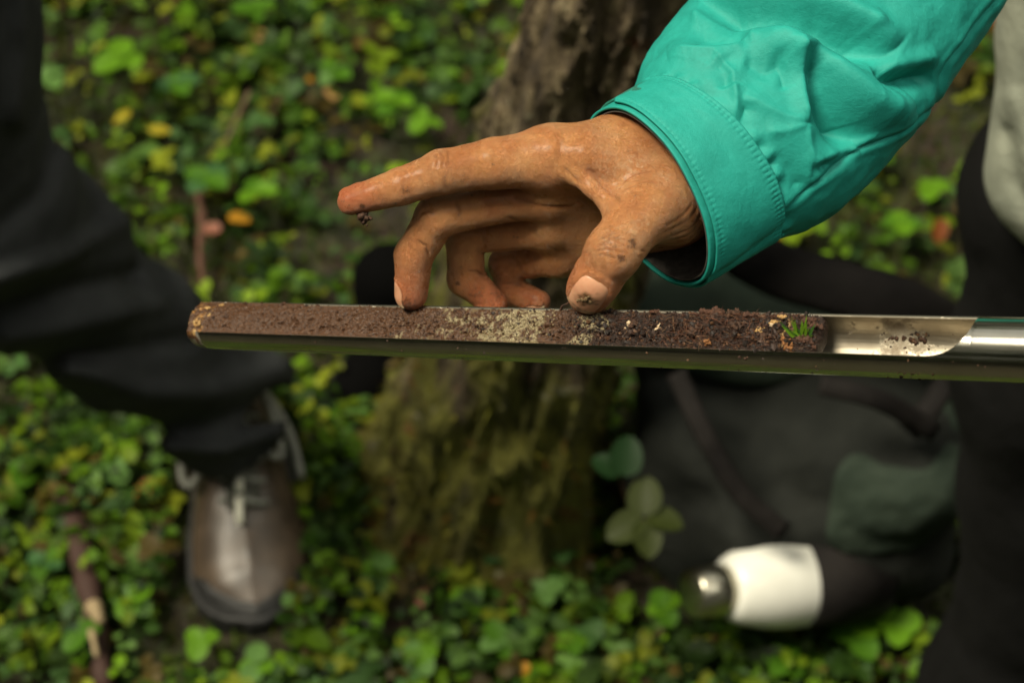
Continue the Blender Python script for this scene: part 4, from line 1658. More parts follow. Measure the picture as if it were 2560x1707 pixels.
M = Mat('teal_cloth')
n1 = M.noise(60, 4, 0.6)
n2 = M.noise(700, 3, 0.6)
c = M.ramp(n1.outputs['Fac'], [(0.3, (0.010, 0.240, 0.200)), (0.7, (0.015, 0.295, 0.248))])
c = M.mix(M.math('MULTIPLY', M.ramp(n2.outputs['Fac'], [(0.4, 0.0), (0.8, 1.0)]), 0.25), c, (0.030, 0.35, 0.30))
M.color(c)
M.set(Roughness=0.62, Sheen_Weight=0.0)
M.b.inputs['Specular IOR Level'].default_value = 0.28
wv = M.n('ShaderNodeTexVoronoi'); wv.inputs['Scale'].default_value = 2600; M.l(M.obj(), wv.inputs['Vector'])
M.normal(M.bump(M.noise(120, 5, 0.6).outputs['Fac'], 0.25, 0.003, M.bump(wv.outputs['Distance'], 0.25, 0.0004)))
M_TEAL = M.m
M = Mat('teal_fleece_strip')
c = M.ramp(M.noise(1500, 3, 0.7).outputs['Fac'], [(0.3, (0.01, 0.12, 0.085)), (0.7, (0.03, 0.32, 0.24))])
M.color(c); M.set(Roughness=0.95)
M.normal(M.bump(M.noise(1800, 3).outputs['Fac'], 1.0, 0.002))
M_FLEECE = M.m
M = Mat('grey_lining')
c = M.ramp(M.noise(300, 4, 0.6).outputs['Fac'], [(0.3, (0.035, 0.03, 0.026)), (0.7, (0.085, 0.075, 0.065))])
M.color(c); M.set(Roughness=0.85)
M_LINING = M.m
M = Mat('teal_thread'); M.b.inputs['Base Color'].default_value = (0.008, 0.16, 0.125, 1); M.set(Roughness=0.7); M_THREAD = M.m


def grid_faces(nu, nv, wrap=False):
    I = np.arange(nu * nv).reshape(nu, nv)
    if wrap:
        I = np.concatenate([I, I[:, :1]], 1)
    return np.stack([I[:-1, :-1], I[:-1, 1:], I[1:, 1:], I[1:, :-1]], -1).reshape(-1, 4)


T_CUFF = 1.60 / 8.0
# sleeve cloth
nu, nv = 330, 420
tg = np.linspace(T_CUFF * 0.80, 1.0, nu)
thg = np.linspace(0, 2 * math.pi, nv, endpoint=False)
TT, TH = [a.reshape(-1) for a in np.meshgrid(tg, thg, indexing='ij')]
puff = 4.0 * np.clip((TT - T_CUFF * 0.95) / 0.10, 0, 1) - 1.5 * (TT < T_CUFF * 1.02)
P = sleeve_ring(TT, TH, puff)
facing = np.clip((np.sin(TH) + 0.45) / 0.5, 0, 1)
damp = np.clip((TT - T_CUFF * 1.0) / 0.05, 0, 1) * facing
d = fold_disp(P, damp)
# back side and general rumple
d += np.clip((TT - T_CUFF) / 0.1, 0, 1) * (1.6 * fbm(P, 0.028, 3, 5) + 0.35 * fbm(P, 0.12, 2, 8))
# gathers into the cuff
d += 1.1 * np.sin(TH * 21 + 2 * np.sin(TH * 5)) * np.exp(-((TT - T_CUFF * 1.06) / 0.018) ** 2) * facing
Cn = sleeve_ring(TT, TH, 0) - sleeve_ring(TT, TH, -1.0)
Cn /= np.linalg.norm(Cn, axis=1)[:, None]
P = P + Cn * d[:, None]
sleeve = mesh_obj('jacket_sleeve', to_world(P), grid_faces(nu, nv, True), M_TEAL, arm)
sleeve['label'] = 'wrinkled teal sleeve with a tabbed cuff'
so = sleeve.modifiers.new('cloth', 'SOLIDIFY'); so.thickness = 0.0006; so.offset = -1


def band(name, t0, t1, a0, a1, off, mat, parent, n1_=40, n2_=260, thick=0.0009, corner=None, shape=None):
    tg = np.linspace(0, 1, n1_); ag = np.linspace(0, 1, n2_)
    A_, B_ = [x.reshape(-1) for x in np.meshgrid(tg, ag, indexing='ij')]
    th = math.radians(a0) + (math.radians(a1) - math.radians(a0)) * B_
    tt = t0 + (t1 - t0) * A_
    if corner:
        # rounded free end: pull the cloth end back near its front edge
        r = corner
        e = (1 - B_) * math.radians(abs(a1 - a0))
        x = np.clip(1 - e / r, 0, 1)
        cut = 1 - np.sqrt(np.clip(1 - x ** 2, 0, 1))
        tt = np.maximum(tt, t0 + (t1 - t0) * cut * 0.38)
    o = off(tt, th) if callable(off) else np.full(len(tt), off)
    P = sleeve_ring(tt, th, o)
    if shape is not None:
        P = shape(P, tt, th)
    closed = abs(a1 - a0) >= 359.9
    ob = mesh_obj(name, to_world(P), grid_faces(n1_, n2_), mat, parent)
    so = ob.modifiers.new('cloth', 'SOLIDIFY'); so.thickness = thick; so.offset = -1
    return ob


wob = lambda tt, th: 0.9 * np.sin(th * 3 + 1.0) + 0.35 * np.sin(th * 8)
under = band('cuff_layer', -0.0, T_CUFF, -90, 270, lambda t, a: -0.4 + 0.8 * wob(t, a) * 0.6, M_TEAL, sleeve, thick=0.0012)
lin = band('cuff_lining', 0.004, T_CUFF, -90, 270, lambda t, a: -2.2 + 0.8 * wob(t, a) * 0.6, M_LINING, sleeve, thick=0.0006)


CUFO = 1.5


def cuffrum(t, a):
    # soft buckles, tucks along the stitch rows and a slack waist
    q = np.stack([t * 60, a * 7, 0 * t], -1)
    r = 0.28 * fbm(q, 0.35, 2, 91) + 0.35 * np.sin(t * 40)
    for tr in (0.026, T_CUFF * 0.92, T_CUFF * 0.97):
        r = r - 0.28 * np.exp(-((t - tr) / 0.004) ** 2) + 0.12 * np.sin(a * 110) * np.exp(-((t - tr) / 0.008) ** 2)
    r = r - 1.3 * np.exp(-((a - 0.15 - 1.1 * t) / 0.10) ** 2)      # side tuck
    return r


cuff = band('cuff', 0.012, T_CUFF * 1.02, -75, 163, lambda t, a: CUFO + 0.8 * wob(t, a) * 0.6 + cuffrum(t, a), M_TEAL, sleeve, n1_=60, n2_=420, thick=0.0010, corner=0.16)
cuff['label'] = 'smooth stitched cuff with a rounded tab end'
strip = band('hook_strip', 0.05, T_CUFF * 0.92, 150, 205, lambda t, a: 0.9 + 0.8 * wob(t, a) * 0.6, M_FLEECE, sleeve, n1_=20, n2_=60, thick=0.0012)

# stitches: short raised threads in two rows on the cuff
SV, SF = [], []
for t_, (a0, a1) in ((0.026, (-60, 150)), (T_CUFF * 0.92, (-40, 150)), (T_CUFF * 0.97, (-40, 150))):
    for k in range(118):
        th0 = math.radians(a0 + (a1 - a0) * k / 118.0)
        th1 = th0 + math.radians(1.15)
        th = np.array([th0, 0.5 * (th0 + th1), th1]); tt = np.full(3, t_)
        o = CUFO + 0.8 * wob(tt, th) * 0.6 + cuffrum(tt, th) + np.array([0.0, 0.4, 0.0])
        p = to_world(sleeve_ring(tt, th, o))
        v, f = tube_mesh(p, 0.00034, 5)
        SF += [tuple(i + len(SV) for i in q) for q in f]; SV += v
st = mesh_obj('stitching', SV, SF, M_THREAD, sleeve)
st['kind'] = 'stuff'

# ------------------------------------------------------------------ small things on the core and the tube
NS, NA2 = 900, 150
CG = cv[:NS * NA2].reshape(NS, NA2, 3)
pr = np.random.RandomState(21)
am_ = 0.5 * (A_FRONT + A_BACK)


def core_pt(px, frac):
    """point on the core's face: picture column, 0 front lip .. 1 back lip"""
    i = int(np.clip((s_of_px(px) - 0.3) / (S_C1 - 0.3) * (NS - 1), 2, NS - 3))
    a = A_FRONT + (A_BACK - A_FRONT) * frac
    j = int(np.clip((a - math.radians(-36)) / math.radians(140) * (NA2 - 1), 1, NA2 - 2))
    p = CG[i, j]
    n = p - (TA + ((p - TA) @ TX) * TX)
    return p, n / np.linalg.norm(n)


def lump(c, r, rs_, sub=1):
    """uneven clod: jittered icosahedron"""
    t = (1 + 5 ** .5) / 2
    b = np.array([(-1, t, 0), (1, t, 0), (-1, -t, 0), (1, -t, 0), (0, -1, t), (0, 1, t), (0, -1, -t), (0, 1, -t), (t, 0, -1), (t, 0, 1), (-t, 0, -1), (-t, 0, 1)], float)
    b /= np.linalg.norm(b[0])
    f = [(0, 11, 5), (0, 5, 1), (0, 1, 7), (0, 7, 10), (0, 10, 11), (1, 5, 9), (5, 11, 4), (11, 10, 2), (10, 7, 6), (7, 1, 8), (3, 9, 4), (3, 4, 2), (3, 2, 6), (3, 6, 8), (3, 8, 9), (4, 9, 5), (2, 4, 11), (6, 2, 10), (8, 6, 7), (9, 8, 1)]
    if sub:
        V = [tuple(v) for v in b]; cache = {}; nf = []
        def mid(i, j):
            k = (min(i, j), max(i, j))
            if k not in cache:
                m = (np.array(V[i]) + np.array(V[j])) / 2; m /= np.linalg.norm(m)
                cache[k] = len(V); V.append(tuple(m))
            return cache[k]
        for a_, b_, c_ in f:
            x, y, z = mid(a_, b_), mid(b_, c_), mid(c_, a_)
            nf += [(a_, x, z), (b_, y, x), (c_, z, y), (x, y, z)]
        b = np.array(V); f = nf
    sc = rs_.uniform(0.7, 1.3, 3)
    b = b * (1 + 0.30 * rs_.normal(size=(len(b), 1))) * sc * r
    return b + c, f


def soil_mat(name, c0, c1, rough=0.8):
    M = Mat(name)
    M.color(M.ramp(M.noise(900, 3).outputs['Fac'], [(0.3, c0), (0.7, c1)]))
    M.set(Roughness=rough)
    return M.m


M_CRUMB = Mat('soil_crumb')
M_CRUMB.color(M_CRUMB.mix(M_CRUMB.math('MULTIPLY', M_CRUMB.noise(1500, 2).outputs['Fac'], 0.5), M_CRUMB.attr('tone', 'Color'), (0.01, 0.006, 0.004)))
M_CRUMB.set(Roughness=0.7)
M_CRUMB = M_CRUMB.m
V, F, T = [], [], []
for k in range(2600):
    u = pr.rand()
    px = 520 + 1540 * pr.rand() ** 0.75
    if px < 1000 and pr.rand() < 0.75: continue
    fr = pr.uniform(0.03, 0.97)
    if pr.rand() < 0.12: fr = pr.choice([0.0, 1.0])
    p, n = core_pt(px, fr)
    r = pr.choice([0.28, 0.42, 0.6, 0.9], p=[.42, .34, .18, .06]) * (1.25 if px > 1450 else 0.75)
    v, f = lump(p + n * r * 0.25, r, pr, 0)
    F += [tuple(i + len(V) for i in q) for q in f]; V += list(v)
    if px > 1430 or pr.rand() < 0.22:
        c = np.array([(0.012, 0.006, 0.004), (0.03, 0.012, 0.006), (0.06, 0.024, 0.010), (0.10, 0.042, 0.014)])[pr.choice(4, p=[.4, .32, .2, .08])]
    elif 1180 < px < 1400 or 1450 < px < 1530:
        c = np.array([(0.18, 0.13, 0.065), (0.24, 0.18, 0.09), (0.03, 0.014, 0.007), (0.10, 0.06, 0.03)])[pr.randint(4)]
    else:
        c = np.array([(0.07, 0.03, 0.013), (0.05, 0.02, 0.009), (0.10, 0.055, 0.026)])[pr.randint(3)]
    T += [c] * len(v)
cr_o = mesh_obj('crumbs', to_world(np.array(V)), F, M_CRUMB, core, smooth=False, attrs={'tone': np.array(T)})
cr_o['kind'] = 'stuff'

# rootlets and plant fibres, mostly at the organic end
V, F, T = [], [], []
for k in range(900):
    px = pr.choice([pr.uniform(1520, 2040), pr.uniform(1700, 1950), pr.uniform(950, 1500)], p=[.45, .43, .12])
    p, n = core_pt(px, pr.uniform(0.05, 0.98) if pr.rand() < 0.72 else pr.uniform(0.85, 1.0))
    L = pr.uniform(2.0, 8.0) * (1.2 if px > 1680 else 0.8)
    dirv = TX * pr.normal() * 1.1 + n * pr.uniform(-0.05, 0.22) + np.cross(TX, n) * pr.normal() * 0.6
    dirv /= np.linalg.norm(dirv)
    bend = np.cross(dirv, n) * pr.normal() * 0.5
    pts = [p + n * 0.35 + dirv * L * t + bend * L * (t * t) - n * (1.2 * L * 0.15) * (t - 0.5) ** 2 for t in np.linspace(-0.5, 0.5, 6)]
    v, f = tube_mesh([to_world(q) for q in pts], [pr.uniform(0.07, 0.2) * 0.001 * s_ for s_ in (0.5, 1, 1, 1, 0.8, 0.3)], 4)
    F += [tuple(i + len(V) for i in q) for q in f]; V += list(v)
    c = np.array([(0.07, 0.022, 0.008), (0.11, 0.035, 0.012), (0.035, 0.014, 0.007), (0.17, 0.09, 0.04)])[pr.choice(4, p=[.38, .3, .22, .1])]
    T += [c] * len(v)
ro = mesh_obj('rootlets', np.array(V), F, M_CRUMB, core, attrs={'tone': np.array(T)})
ro['kind'] = 'stuff'

# clods standing proud of the lip
def clod(px, fr, r, mat, name='clod', up=0.4):
    p, n = core_pt(px, fr)
    rs_ = np.random.RandomState(int(px))
    r = r * 0.72
    parts = [lump(p + n * r * up * rs_.uniform(.2, 1.4) + TX * rs_.normal() * r * 0.8 + np.cross(TX, n) * rs_.normal() * r * 0.5, r * rs_.uniform(0.25, 0.7), rs_, 1) for _ in range(11)]
    V, F = [], []
    for v, f in parts:
        F += [tuple(i + len(V) for i in q) for q in f]; V += list(v)
    return mesh_obj(name, to_world(np.array(V)), F, mat, core)


M_DARKC = soil_mat('dark_clod', (0.015, 0.006, 0.003), (0.065, 0.026, 0.010))
M_ORANGE = soil_mat('orange_clod', (0.10, 0.036, 0.010), (0.27, 0.115, 0.032))
M_REDBR = soil_mat('red_brown_clod', (0.028, 0.010, 0.005), (0.085, 0.032, 0.014))
M_STRAWC = soil_mat('straw_litter', (0.20, 0.10, 0.03), (0.44, 0.28, 0.11))
for px, fr, r, m in ((1640, 1.0, 2.0, M_REDBR), (1530, 1.0, 1.6, M_DARKC), (1430, 1.0, 1.5, M_DARKC), (1800, 0.98, 3.2, M_REDBR), (1840, 0.95, 3.0, M_DARKC), (1765, 0.97, 2.4, M_REDBR),
                     (1880, 0.9, 2.4, M_REDBR), (614, 1.0, 1.0, M_REDBR), (712, 1.0, 1.1, M_REDBR), (795, 1.0, 0.9, M_REDBR), (590, 0.45, 1.6, M_DARKC), (1930, 0.35, 2.6, M_DARKC),
                     (1760, 0.35, 2.4, M_DARKC), (1860, 0.5, 2.5, M_DARKC), (1600, 0.6, 2.0, M_DARKC)):
    clod(px, fr, r, m)
clod(1990, 0.22, 2.2, M_ORANGE); clod(1998, 0.10, 2.0, M_ORANGE); clod(1800, 0.12, 1.7, M_ORANGE)
clod(2040, 0.28, 2.6, M_REDBR); clod(2052, 0.62, 2.4, M_REDBR); clod(2040, 0.8, 2.2, M_REDBR); clod(2055, 0.15, 2.0, M_REDBR)
clod(1945, 0.72, 1.9, M_STRAWC, 'moss_litter', 0.2); clod(1920, 0.5, 1.8, M_STRAWC, 'moss_litter', 0.15); clod(1965, 0.85, 1.8, M_STRAWC, 'moss_litter', 0.2)
clod(535, 0.72, 1.5, M_STRAWC, 'straw_litter', 0.1); clod(528, 0.22, 1.9, M_STRAWC, 'straw_litter', 0.1); clod(560, 0.9, 1.5, M_STRAWC, 'straw_litter', 0.1)
M_GRIT = soil_mat('pale_grit', (0.40, 0.28, 0.17), (0.56, 0.43, 0.28), 0.5)
for px, fr, r in ((1587, 0.62, 0.9), (1662, 0.42, 0.8), (1668, 0.5, 0.9), (1580, 0.5, 0.7), (1945, 0.6, 1.0)):
    p, n = core_pt(px, fr)
    v, f = lump(p + n * r * 0.3, r, np.random.RandomState(int(px)), 1)
    mesh_obj('grit', to_world(v), f, M_GRIT, core)
# a bent root stub over the back lip
p, n = core_pt(1400, 0.97)
pts = [p - n * 1, p + n * 2 + TX * 1.5, p + n * 3.0 + TX * 4.0, p + n * 5.0 + TX * 6.0, p + n * 5.6 + TX * 8.0]
v, f = tube_mesh(to_world(smooth_path(np.array(pts), 4)), 0.00042, 6)
mesh_obj('root', v, f, M_DARKC, core)
p, n = core_pt(1282, 0.95)
v, f = tube_mesh(to_world(smooth_path(np.array([p + n * .5, p + n * 1.2 - tu * 3 + TX * .6, p + n * .6 - tu * 6 + TX * .2]), 4)), 0.0005, 6)
mesh_obj('root', v, f, M_DARKC, core)

# green moss sprig at the top end of the core
p, n = core_pt(2018, 0.42)
ms = empty('moss_sprig', to_world(p), 'tiny bright green moss sprig on the right end of the core', 'moss')
M_MOSSG = leaf_material('moss_green', (0.12, 0.235, 0.016))
M_MOSSD = leaf_material('moss_deep_green', (0.035, 0.10, 0.014))
for k in range(30):
    an = pr.normal() * 0.75
    base = p + TX * pr.normal() * 1.9 + np.cross(TX, n) * pr.normal() * 0.9 - tu * 1.6 + tv * 0.8
    d_ = tu * math.cos(an) + TX * math.sin(an) + tv * pr.uniform(0.0, 0.7)
    d_ /= np.linalg.norm(d_)
    L = pr.uniform(4.5, 11.0) * (1 if abs(an) < 0.8 else 0.65)
    sd = np.cross(d_, tv); sd /= np.linalg.norm(sd)
    w = pr.uniform(0.3, 0.8)
    q = [base - sd * w * .6, base + sd * w * .6, base + d_ * L * .45 + sd * w + tv * .3, base + d_ * L * .45 - sd * w + tv * .3, base + d_ * L + tv * .5]
    mesh_obj('blade', to_world(np.array(q)), [(0, 1, 2, 3), (3, 2, 4)], M_MOSSG if k % 3 else M_MOSSD, ms)
v, f = tube_mesh(to_world(np.array([p, p - tu * 3.2 + tv * .6, p - tu * 6.0 + tv * .8])), [0.0010, 0.0009, 0.0006], 8)
mesh_obj('stem', v, f, M_MOSSD, ms)

# soil smears and specks on the steel
V, F, T = [], [], []
for k in range(240):
    if k < 60:
        px = pr.uniform(560, 2520); a = math.radians(pr.uniform(-85, -20)); r = rtube(s_of_px(px)); rad = pr.uniform(0.15, 0.5)
    else:
        px = pr.normal(2275, 55) if pr.rand() < 0.75 else pr.uniform(2090, 2420)
        a = math.radians(-35 - abs(pr.normal()) * 42) if pr.rand() < 0.8 else math.radians(pr.uniform(150, 200))
        r = rtube(s_of_px(px)) - WALL; rad = pr.choice([0.3, 0.5, 0.9], p=[.5, .35, .15])
    if px > 2400 and k >= 60: continue
    c = tpoint(np.array(s_of_px(px)), np.array(a), np.array(r))
    v, f = lump(c, rad, pr, 0)
    F += [tuple(i + len(V) for i in q) for q in f]; V += list(v)
    T += [np.array([(0.02, 0.009, 0.005), (0.05, 0.02, 0.009), (0.10, 0.045, 0.018)])[pr.randint(3)]] * len(v)
sp_ = mesh_obj('soil_specks', to_world(np.array(V)), F, M_CRUMB, corer, attrs={'tone': np.array(T)}, smooth=False)
sp_['kind'] = 'stuff'
for px, a, rad, ln in ((2262, -72, 1.5, 3), (2300, -60, 1.7, 3), (2238, -80, 1.1, 2), (2335, -38, 1.3, 1), (2160, -115, 1.2, 1), (2326, -85, 1.2, 2), (2258, 160, 1.6, 2), (1884, -33, 0.9, 1)):
    V, F = [], []
    rs_ = np.random.RandomState(px)
    for k in range(3 + ln):
        pp = tpoint(np.array(s_of_px(px + rs_.normal() * 9 * ln)), np.array(math.radians(a + rs_.normal() * 5)), np.array(rtube(s_of_px(px)) - WALL if px > 2000 else rtube(s_of_px(px))))
        v, f = lump(pp, rad * rs_.uniform(.4, .8), rs_, 1)
        F += [tuple(i + len(V) for i in q) for q in f]; V += list(v)
    mesh_obj('soil_smear', to_world(np.array(V)), F, M_DARKC, corer)

# crumb hanging from the index fingertip
hc_ = Zp(245, 655, 891)
cl = empty('soil_clump', to_world(hc_), 'dark ragged crumb of soil hanging under the index fingertip', 'soil clump')
V, F = [], []
rs_ = np.random.RandomState(4)
for zx, zy, r in ((232, 650, 1.6), (256, 664, 1.7), (244, 686, 1.3), (280, 660, 1.1), (262, 702, 0.7), (226, 668, 0.9), (250, 640, 1.3)):
    v, f = lump(Zp(zx, zy, 891 + rs_.normal()), r, rs_, 1)
    F += [tuple(i + len(V) for i in q) for q in f]; V += list(v)
mesh_obj('clump', to_world(np.array(V)), F, M_DARKC, cl)
# mud on the thumb nail
c0, ax_, nr_, sd_, hl_, hw_ = NAILS[0]
V, F = [], []
for u, w, r in ((0.05, 0.0, 1.2), (0.2, 0.15, 1.1), (0.32, 0.28, 0.7), (0.08, -0.25, 0.8), (-0.12, -0.05, 0.7), (0.45, 0.32, 0.5)):
    pp = c0 + ax_ * u * hl_ + sd_ * w * hw_ + nr_ * 16
    t = 0
    for _ in range(40): t += hand_field((pp - nr_ * t)[None])[0] * 0.9
    v, f = lump(pp - nr_ * (t - 0.2), r, rs_, 1)
    F += [tuple(i + len(V) for i in q) for q in f]; V += list(pp - nr_ * (t - 0.35) + (v - (pp - nr_ * (t - 0.2))) * 1.0 - np.outer((v - (pp - nr_ * (t - 0.2))) @ nr_, nr_) * 0.65)
md = mesh_obj('nail_mud', to_world(np.array(V)), F, soil_mat('tan_mud', (0.10, 0.06, 0.025), (0.20, 0.13, 0.06)), arm)

# ------------------------------------------------------------------ plants, fallen leaves and twigs one can pick out on the floor
def unit_leaf(mat, nu=9, nv=5):
    V, F = leaf_template(nu, nv)
    me = bpy.data.meshes.new('leaf'); me.from_pydata([tuple(v) for v in V], [], [tuple(f) for f in F])
    me.polygons.foreach_set('use_smooth', [True] * len(me.polygons)); me.materials.append(mat)
    return me


LMATS = {k: leaf_material('leaf_' + k, c) for k, c in dict(
    bright=(0.115, 0.26, 0.012), mid=(0.065, 0.17, 0.010), pale=(0.12, 0.24, 0.06), blue=(0.055, 0.14, 0.045), deep=(0.014, 0.042, 0.013), olive=(0.040, 0.052, 0.012),
    yellow=(0.42, 0.34, 0.03), gold=(0.46, 0.22, 0.018), orange=(0.38, 0.11, 0.018), rust=(0.20, 0.055, 0.014), tan=(0.42, 0.24, 0.09), pink=(0.30, 0.12, 0.08)).items()}
LMESH = {k: unit_leaf(m) for k, m in LMATS.items()}
M_STEM = soil_mat('green_stem', (0.05, 0.06, 0.014), (0.09, 0.10, 0.022))
M_TWIG = soil_mat('red_brown_twig', (0.035, 0.014, 0.008), (0.10, 0.038, 0.018))
M_PALETWIG = soil_mat('pale_wood', (0.18, 0.13, 0.065), (0.34, 0.26, 0.145))
M_DULLTWIG = soil_mat('dull_twig', (0.06, 0.04, 0.02), (0.14, 0.09, 0.045))
M_BRANCH = soil_mat('rotten_branch', (0.014, 0.006, 0.004), (0.055, 0.020, 0.011))
lr = np.random.RandomState(33)


def add_leaf(kind, parent, off, yaw, pitch, roll, L, W):
    o = bpy.data.objects.new('leaf', LMESH[kind]); COL.objects.link(o)
    o.parent = parent; o.location = off
    o.rotation_mode = 'XYZ'
    o.rotation_euler = (roll, -pitch, yaw)
    o.scale = (L, W, L)
    return o


def sprig(px, py, h, n, L, kinds, label, name=None, group=None, yaw0=None, W=0.9, pitch=0.1, cat='plant'):
    tipp = ground_at(px, py, h)
    g = Vector((tipp.x + lr.normal() * 0.006, tipp.y + lr.normal() * 0.006, float(gheight(np.array(tipp.x), np.array(tipp.y))) - 0.004))
    e = empty(name or ('trefoil_plant' if n == 3 else 'leafy_plant'), g, label, cat, group)
    y0 = lr.uniform(0, 6.28) if yaw0 is None else math.radians(yaw0)
    for k in range(n):
        s_ = L * lr.uniform(0.85, 1.12) * 0.001
        add_leaf(kinds[k % len(kinds)], e, tipp - g + Vector((0, 0, lr.normal() * 0.002)), y0 + k * 6.283 / n + lr.normal() * 0.15, pitch + lr.normal() * 0.15, lr.normal() * 0.15, s_, s_ * W)
    v, f = tube_mesh([g, (g + tipp) / 2 + Vector((lr.normal() * .003, lr.normal() * .003, 0)), tipp], [0.0011, 0.0009, 0.0007], 6)
    mesh_obj('stem', v, f, M_STEM, e)
    return e


sprig(300, 145, 0.10, 3, 34, ['bright'], 'large bright green three-leaved plant near the top left corner', yaw0=95)
sprig(128, 190, 0.07, 3, 25, ['pale'], 'pale green three-leaved plant touching the edge of the left trouser leg', yaw0=60)
sprig(445, 205, 0.06, 4, 26, ['blue', 'mid'], 'bluish green plant right of the large bright trefoil', yaw0=20)
sprig(520, 445, 0.06, 4, 27, ['mid', 'blue'], 'leafy green plant straight above the left end of the corer')
sprig(640, 480, 0.05, 3, 26, ['bright', 'mid'], 'bright trefoil plant left of the pointing fingertip')
sprig(985, 250, 0.07, 4, 27, ['bright', 'mid'], 'bright leafy plant just left of the trunk top')
sprig(1058, 300, 0.06, 3, 24, ['bright'], 'yellow-green trefoil above the back of the hand')
sprig(830, 180, 0.05, 4, 24, ['mid', 'pale'], 'mid green plant at top centre left of the trunk')
sprig(640, 30, 0.05, 4, 26, ['mid'], 'green plant cut by the top edge of the picture')
sprig(2180, 380, 0.05, 4, 25, ['bright', 'mid'], 'yellow-green plant right of the teal sleeve')
sprig(2330, 470, 0.05, 3, 26, ['bright'], 'bright trefoil left of the grey jacket hem')
sprig(2250, 560, 0.05, 4, 24, ['mid', 'bright'], 'leafy plant above the rucksack strap')
sprig(2240, 1000, 0.05, 3, 26, ['bright'], 'bright trefoil seen through the loop of the rucksack strap')
for px, py, k, n, lab in ((960, 1425, ['pale', 'bright'], 4, 'pale round-leaved plant below the left of the trunk foot'), (1250, 1385, ['pale', 'blue'], 3, 'greyish three-leaved plant right under the trunk foot'),
                          (1365, 1475, ['pale'], 3, 'pale trefoil below the grey-leaved shrub'), (1170, 1500, ['bright', 'pale'], 4, 'light green plant at bottom centre'),
                          (760, 1500, ['bright', 'pale'], 4, 'bright round-leaved plant at the right side of the shoe toe'), (905, 1560, ['bright'], 4, 'bright green plant near the yellow leaf at the bottom'),
                          (1430, 1600, ['bright', 'mid'], 4, 'green plant at the bottom below the flask cap'), (1660, 1515, ['bright', 'mid'], 4, 'small bright plant in front of the flask cap'),
                          (640, 1660, ['pale', 'bright'], 4, 'pale plant at the bottom edge under the shoe'), (500, 1600, ['bright'], 3, 'bright trefoil at the left of the shoe toe'),
                          (330, 1500, ['bright', 'pale'], 4, 'light plant between the dead branch and the shoe'), (110, 1400, ['mid', 'blue'], 4, 'dark leafy plant at the left edge beside the dead branch'),
                          (70, 1180, ['mid'], 4, 'green plant at the left edge under the knee'), (300, 1170, ['pale'], 3, 'pale green plant beside the orange leaves below the trouser hem'),
                          (2140, 1590, ['mid', 'bright'], 3, 'broad-leaved green plant below the rucksack'), (2245, 1565, ['bright'], 3, 'broad bright plant below the right side of the rucksack'),
                          (1960, 1650, ['mid'], 4, 'green plant at the bottom edge below the rucksack'), (1050, 1640, ['bright', 'pale'], 4, 'bright plant at the bottom edge left of centre'),
                          (1250, 1600, ['mid', 'pale'], 4, 'green plant at the bottom edge near the centre'), (205, 1590, ['deep', 'mid'], 4, 'dark green plant at the right of the dead branch')):
    sprig(px, py, 0.045, n, 19 if px < 2000 else 26, k, lab, W=1.0)


def feather(px, py, ang, L, kind, label):
    """small upright sprig with leaf pairs along its stalk"""
    b = ground_at(px, py, 0.03)
    e = empty('leafy_sprig', Vector((b.x, b.y, 0.0)), label, 'plant')
    n = 7
    for k in range(n):
        t = k / (n - 1)
        c = b + Vector((math.cos(ang) * L * t, math.sin(ang) * L * t * 0.8, 0.02 + L * t * 0.5)) * 1.0
        for sgn in (-1, 1):
            add_leaf(kind, e, c - e.location, ang + sgn * 1.2, 0.2, 0.2 * sgn, 0.011 * (1 - 0.4 * t), 0.007)
    tip_ = b + Vector((math.cos(ang) * L, math.sin(ang) * L * .8, 0.02 + L * .5))
    v, f = tube_mesh([Vector((b.x, b.y, -0.003)), b + Vector((0, 0, .02)), tip_], 0.0009, 6)
    mesh_obj('stem', v, f, M_STEM, e)


feather(905, 1180, math.radians(120), 0.05, 'bright', 'feathery light green sprig at the left of the trunk foot')
feather(1142, 1225, math.radians(90), 0.035, 'bright', 'feathery light green sprig in front of the middle of the trunk')

# shrub with big oval leaves between trunk and rucksack
def shrub(leaves, foot_, label):
    g = ground_at(*foot_)
    e = empty('oval_leaved_shrub', Vector((g.x, g.y, -0.003)), label, 'shrub')
    hub = None
    for (bx, by, h), (tx, ty, h2), W, kind in leaves:
        b = ground_at(bx, by, h); t = ground_at(tx, ty, h2)
        d_ = t - b
        add_leaf(kind, e, b - e.location, math.atan2(d_.y, d_.x), math.atan2(d_.z, math.hypot(d_.x, d_.y)) + 0.08, lr.normal() * 0.15, d_.length, W * 0.001)
        hub = b
    v, f = tube_mesh([e.location, (Vector(e.location) + hub) / 2 + Vector((.004, 0, 0)), hub], [0.0016, 0.0013, 0.001], 6)
    mesh_obj('stem', v, f, M_TWIG, e)


shrub([((1612, 1288, .22), (1612, 1190, .235), 30, 'olive'), ((1618, 1290, .22), (1706, 1312, .22), 26, 'olive'), ((1606, 1296, .22), (1520, 1345, .215), 28, 'olive'), ((1612, 1300, .22), (1625, 1392, .21), 26, 'olive')],
      (1600, 1400), 'shrub with four olive oval leaves beside the rucksack')
shrub([((1556, 1188, .24), (1575, 1090, .26), 29, 'deep'), ((1548, 1186, .24), (1482, 1142, .245), 23, 'deep')], (1570, 1330), 'two dark green oval leaves standing against the rucksack')


def fallen(px, py, L, W, kind, label, name='fallen_leaf', h=0.035, group='fallen leaves'):
    p_ = ground_at(px, py, h)
    o = bpy.data.objects.new(name, LMESH[kind]); COL.objects.link(o)
    o.location = p_; o.rotation_euler = (lr.normal() * 0.25, lr.normal() * 0.25, lr.uniform(0, 6.28)); o.scale = (L * .001, W * .001, L * .001)
    tag(o, label, 'leaf', group)


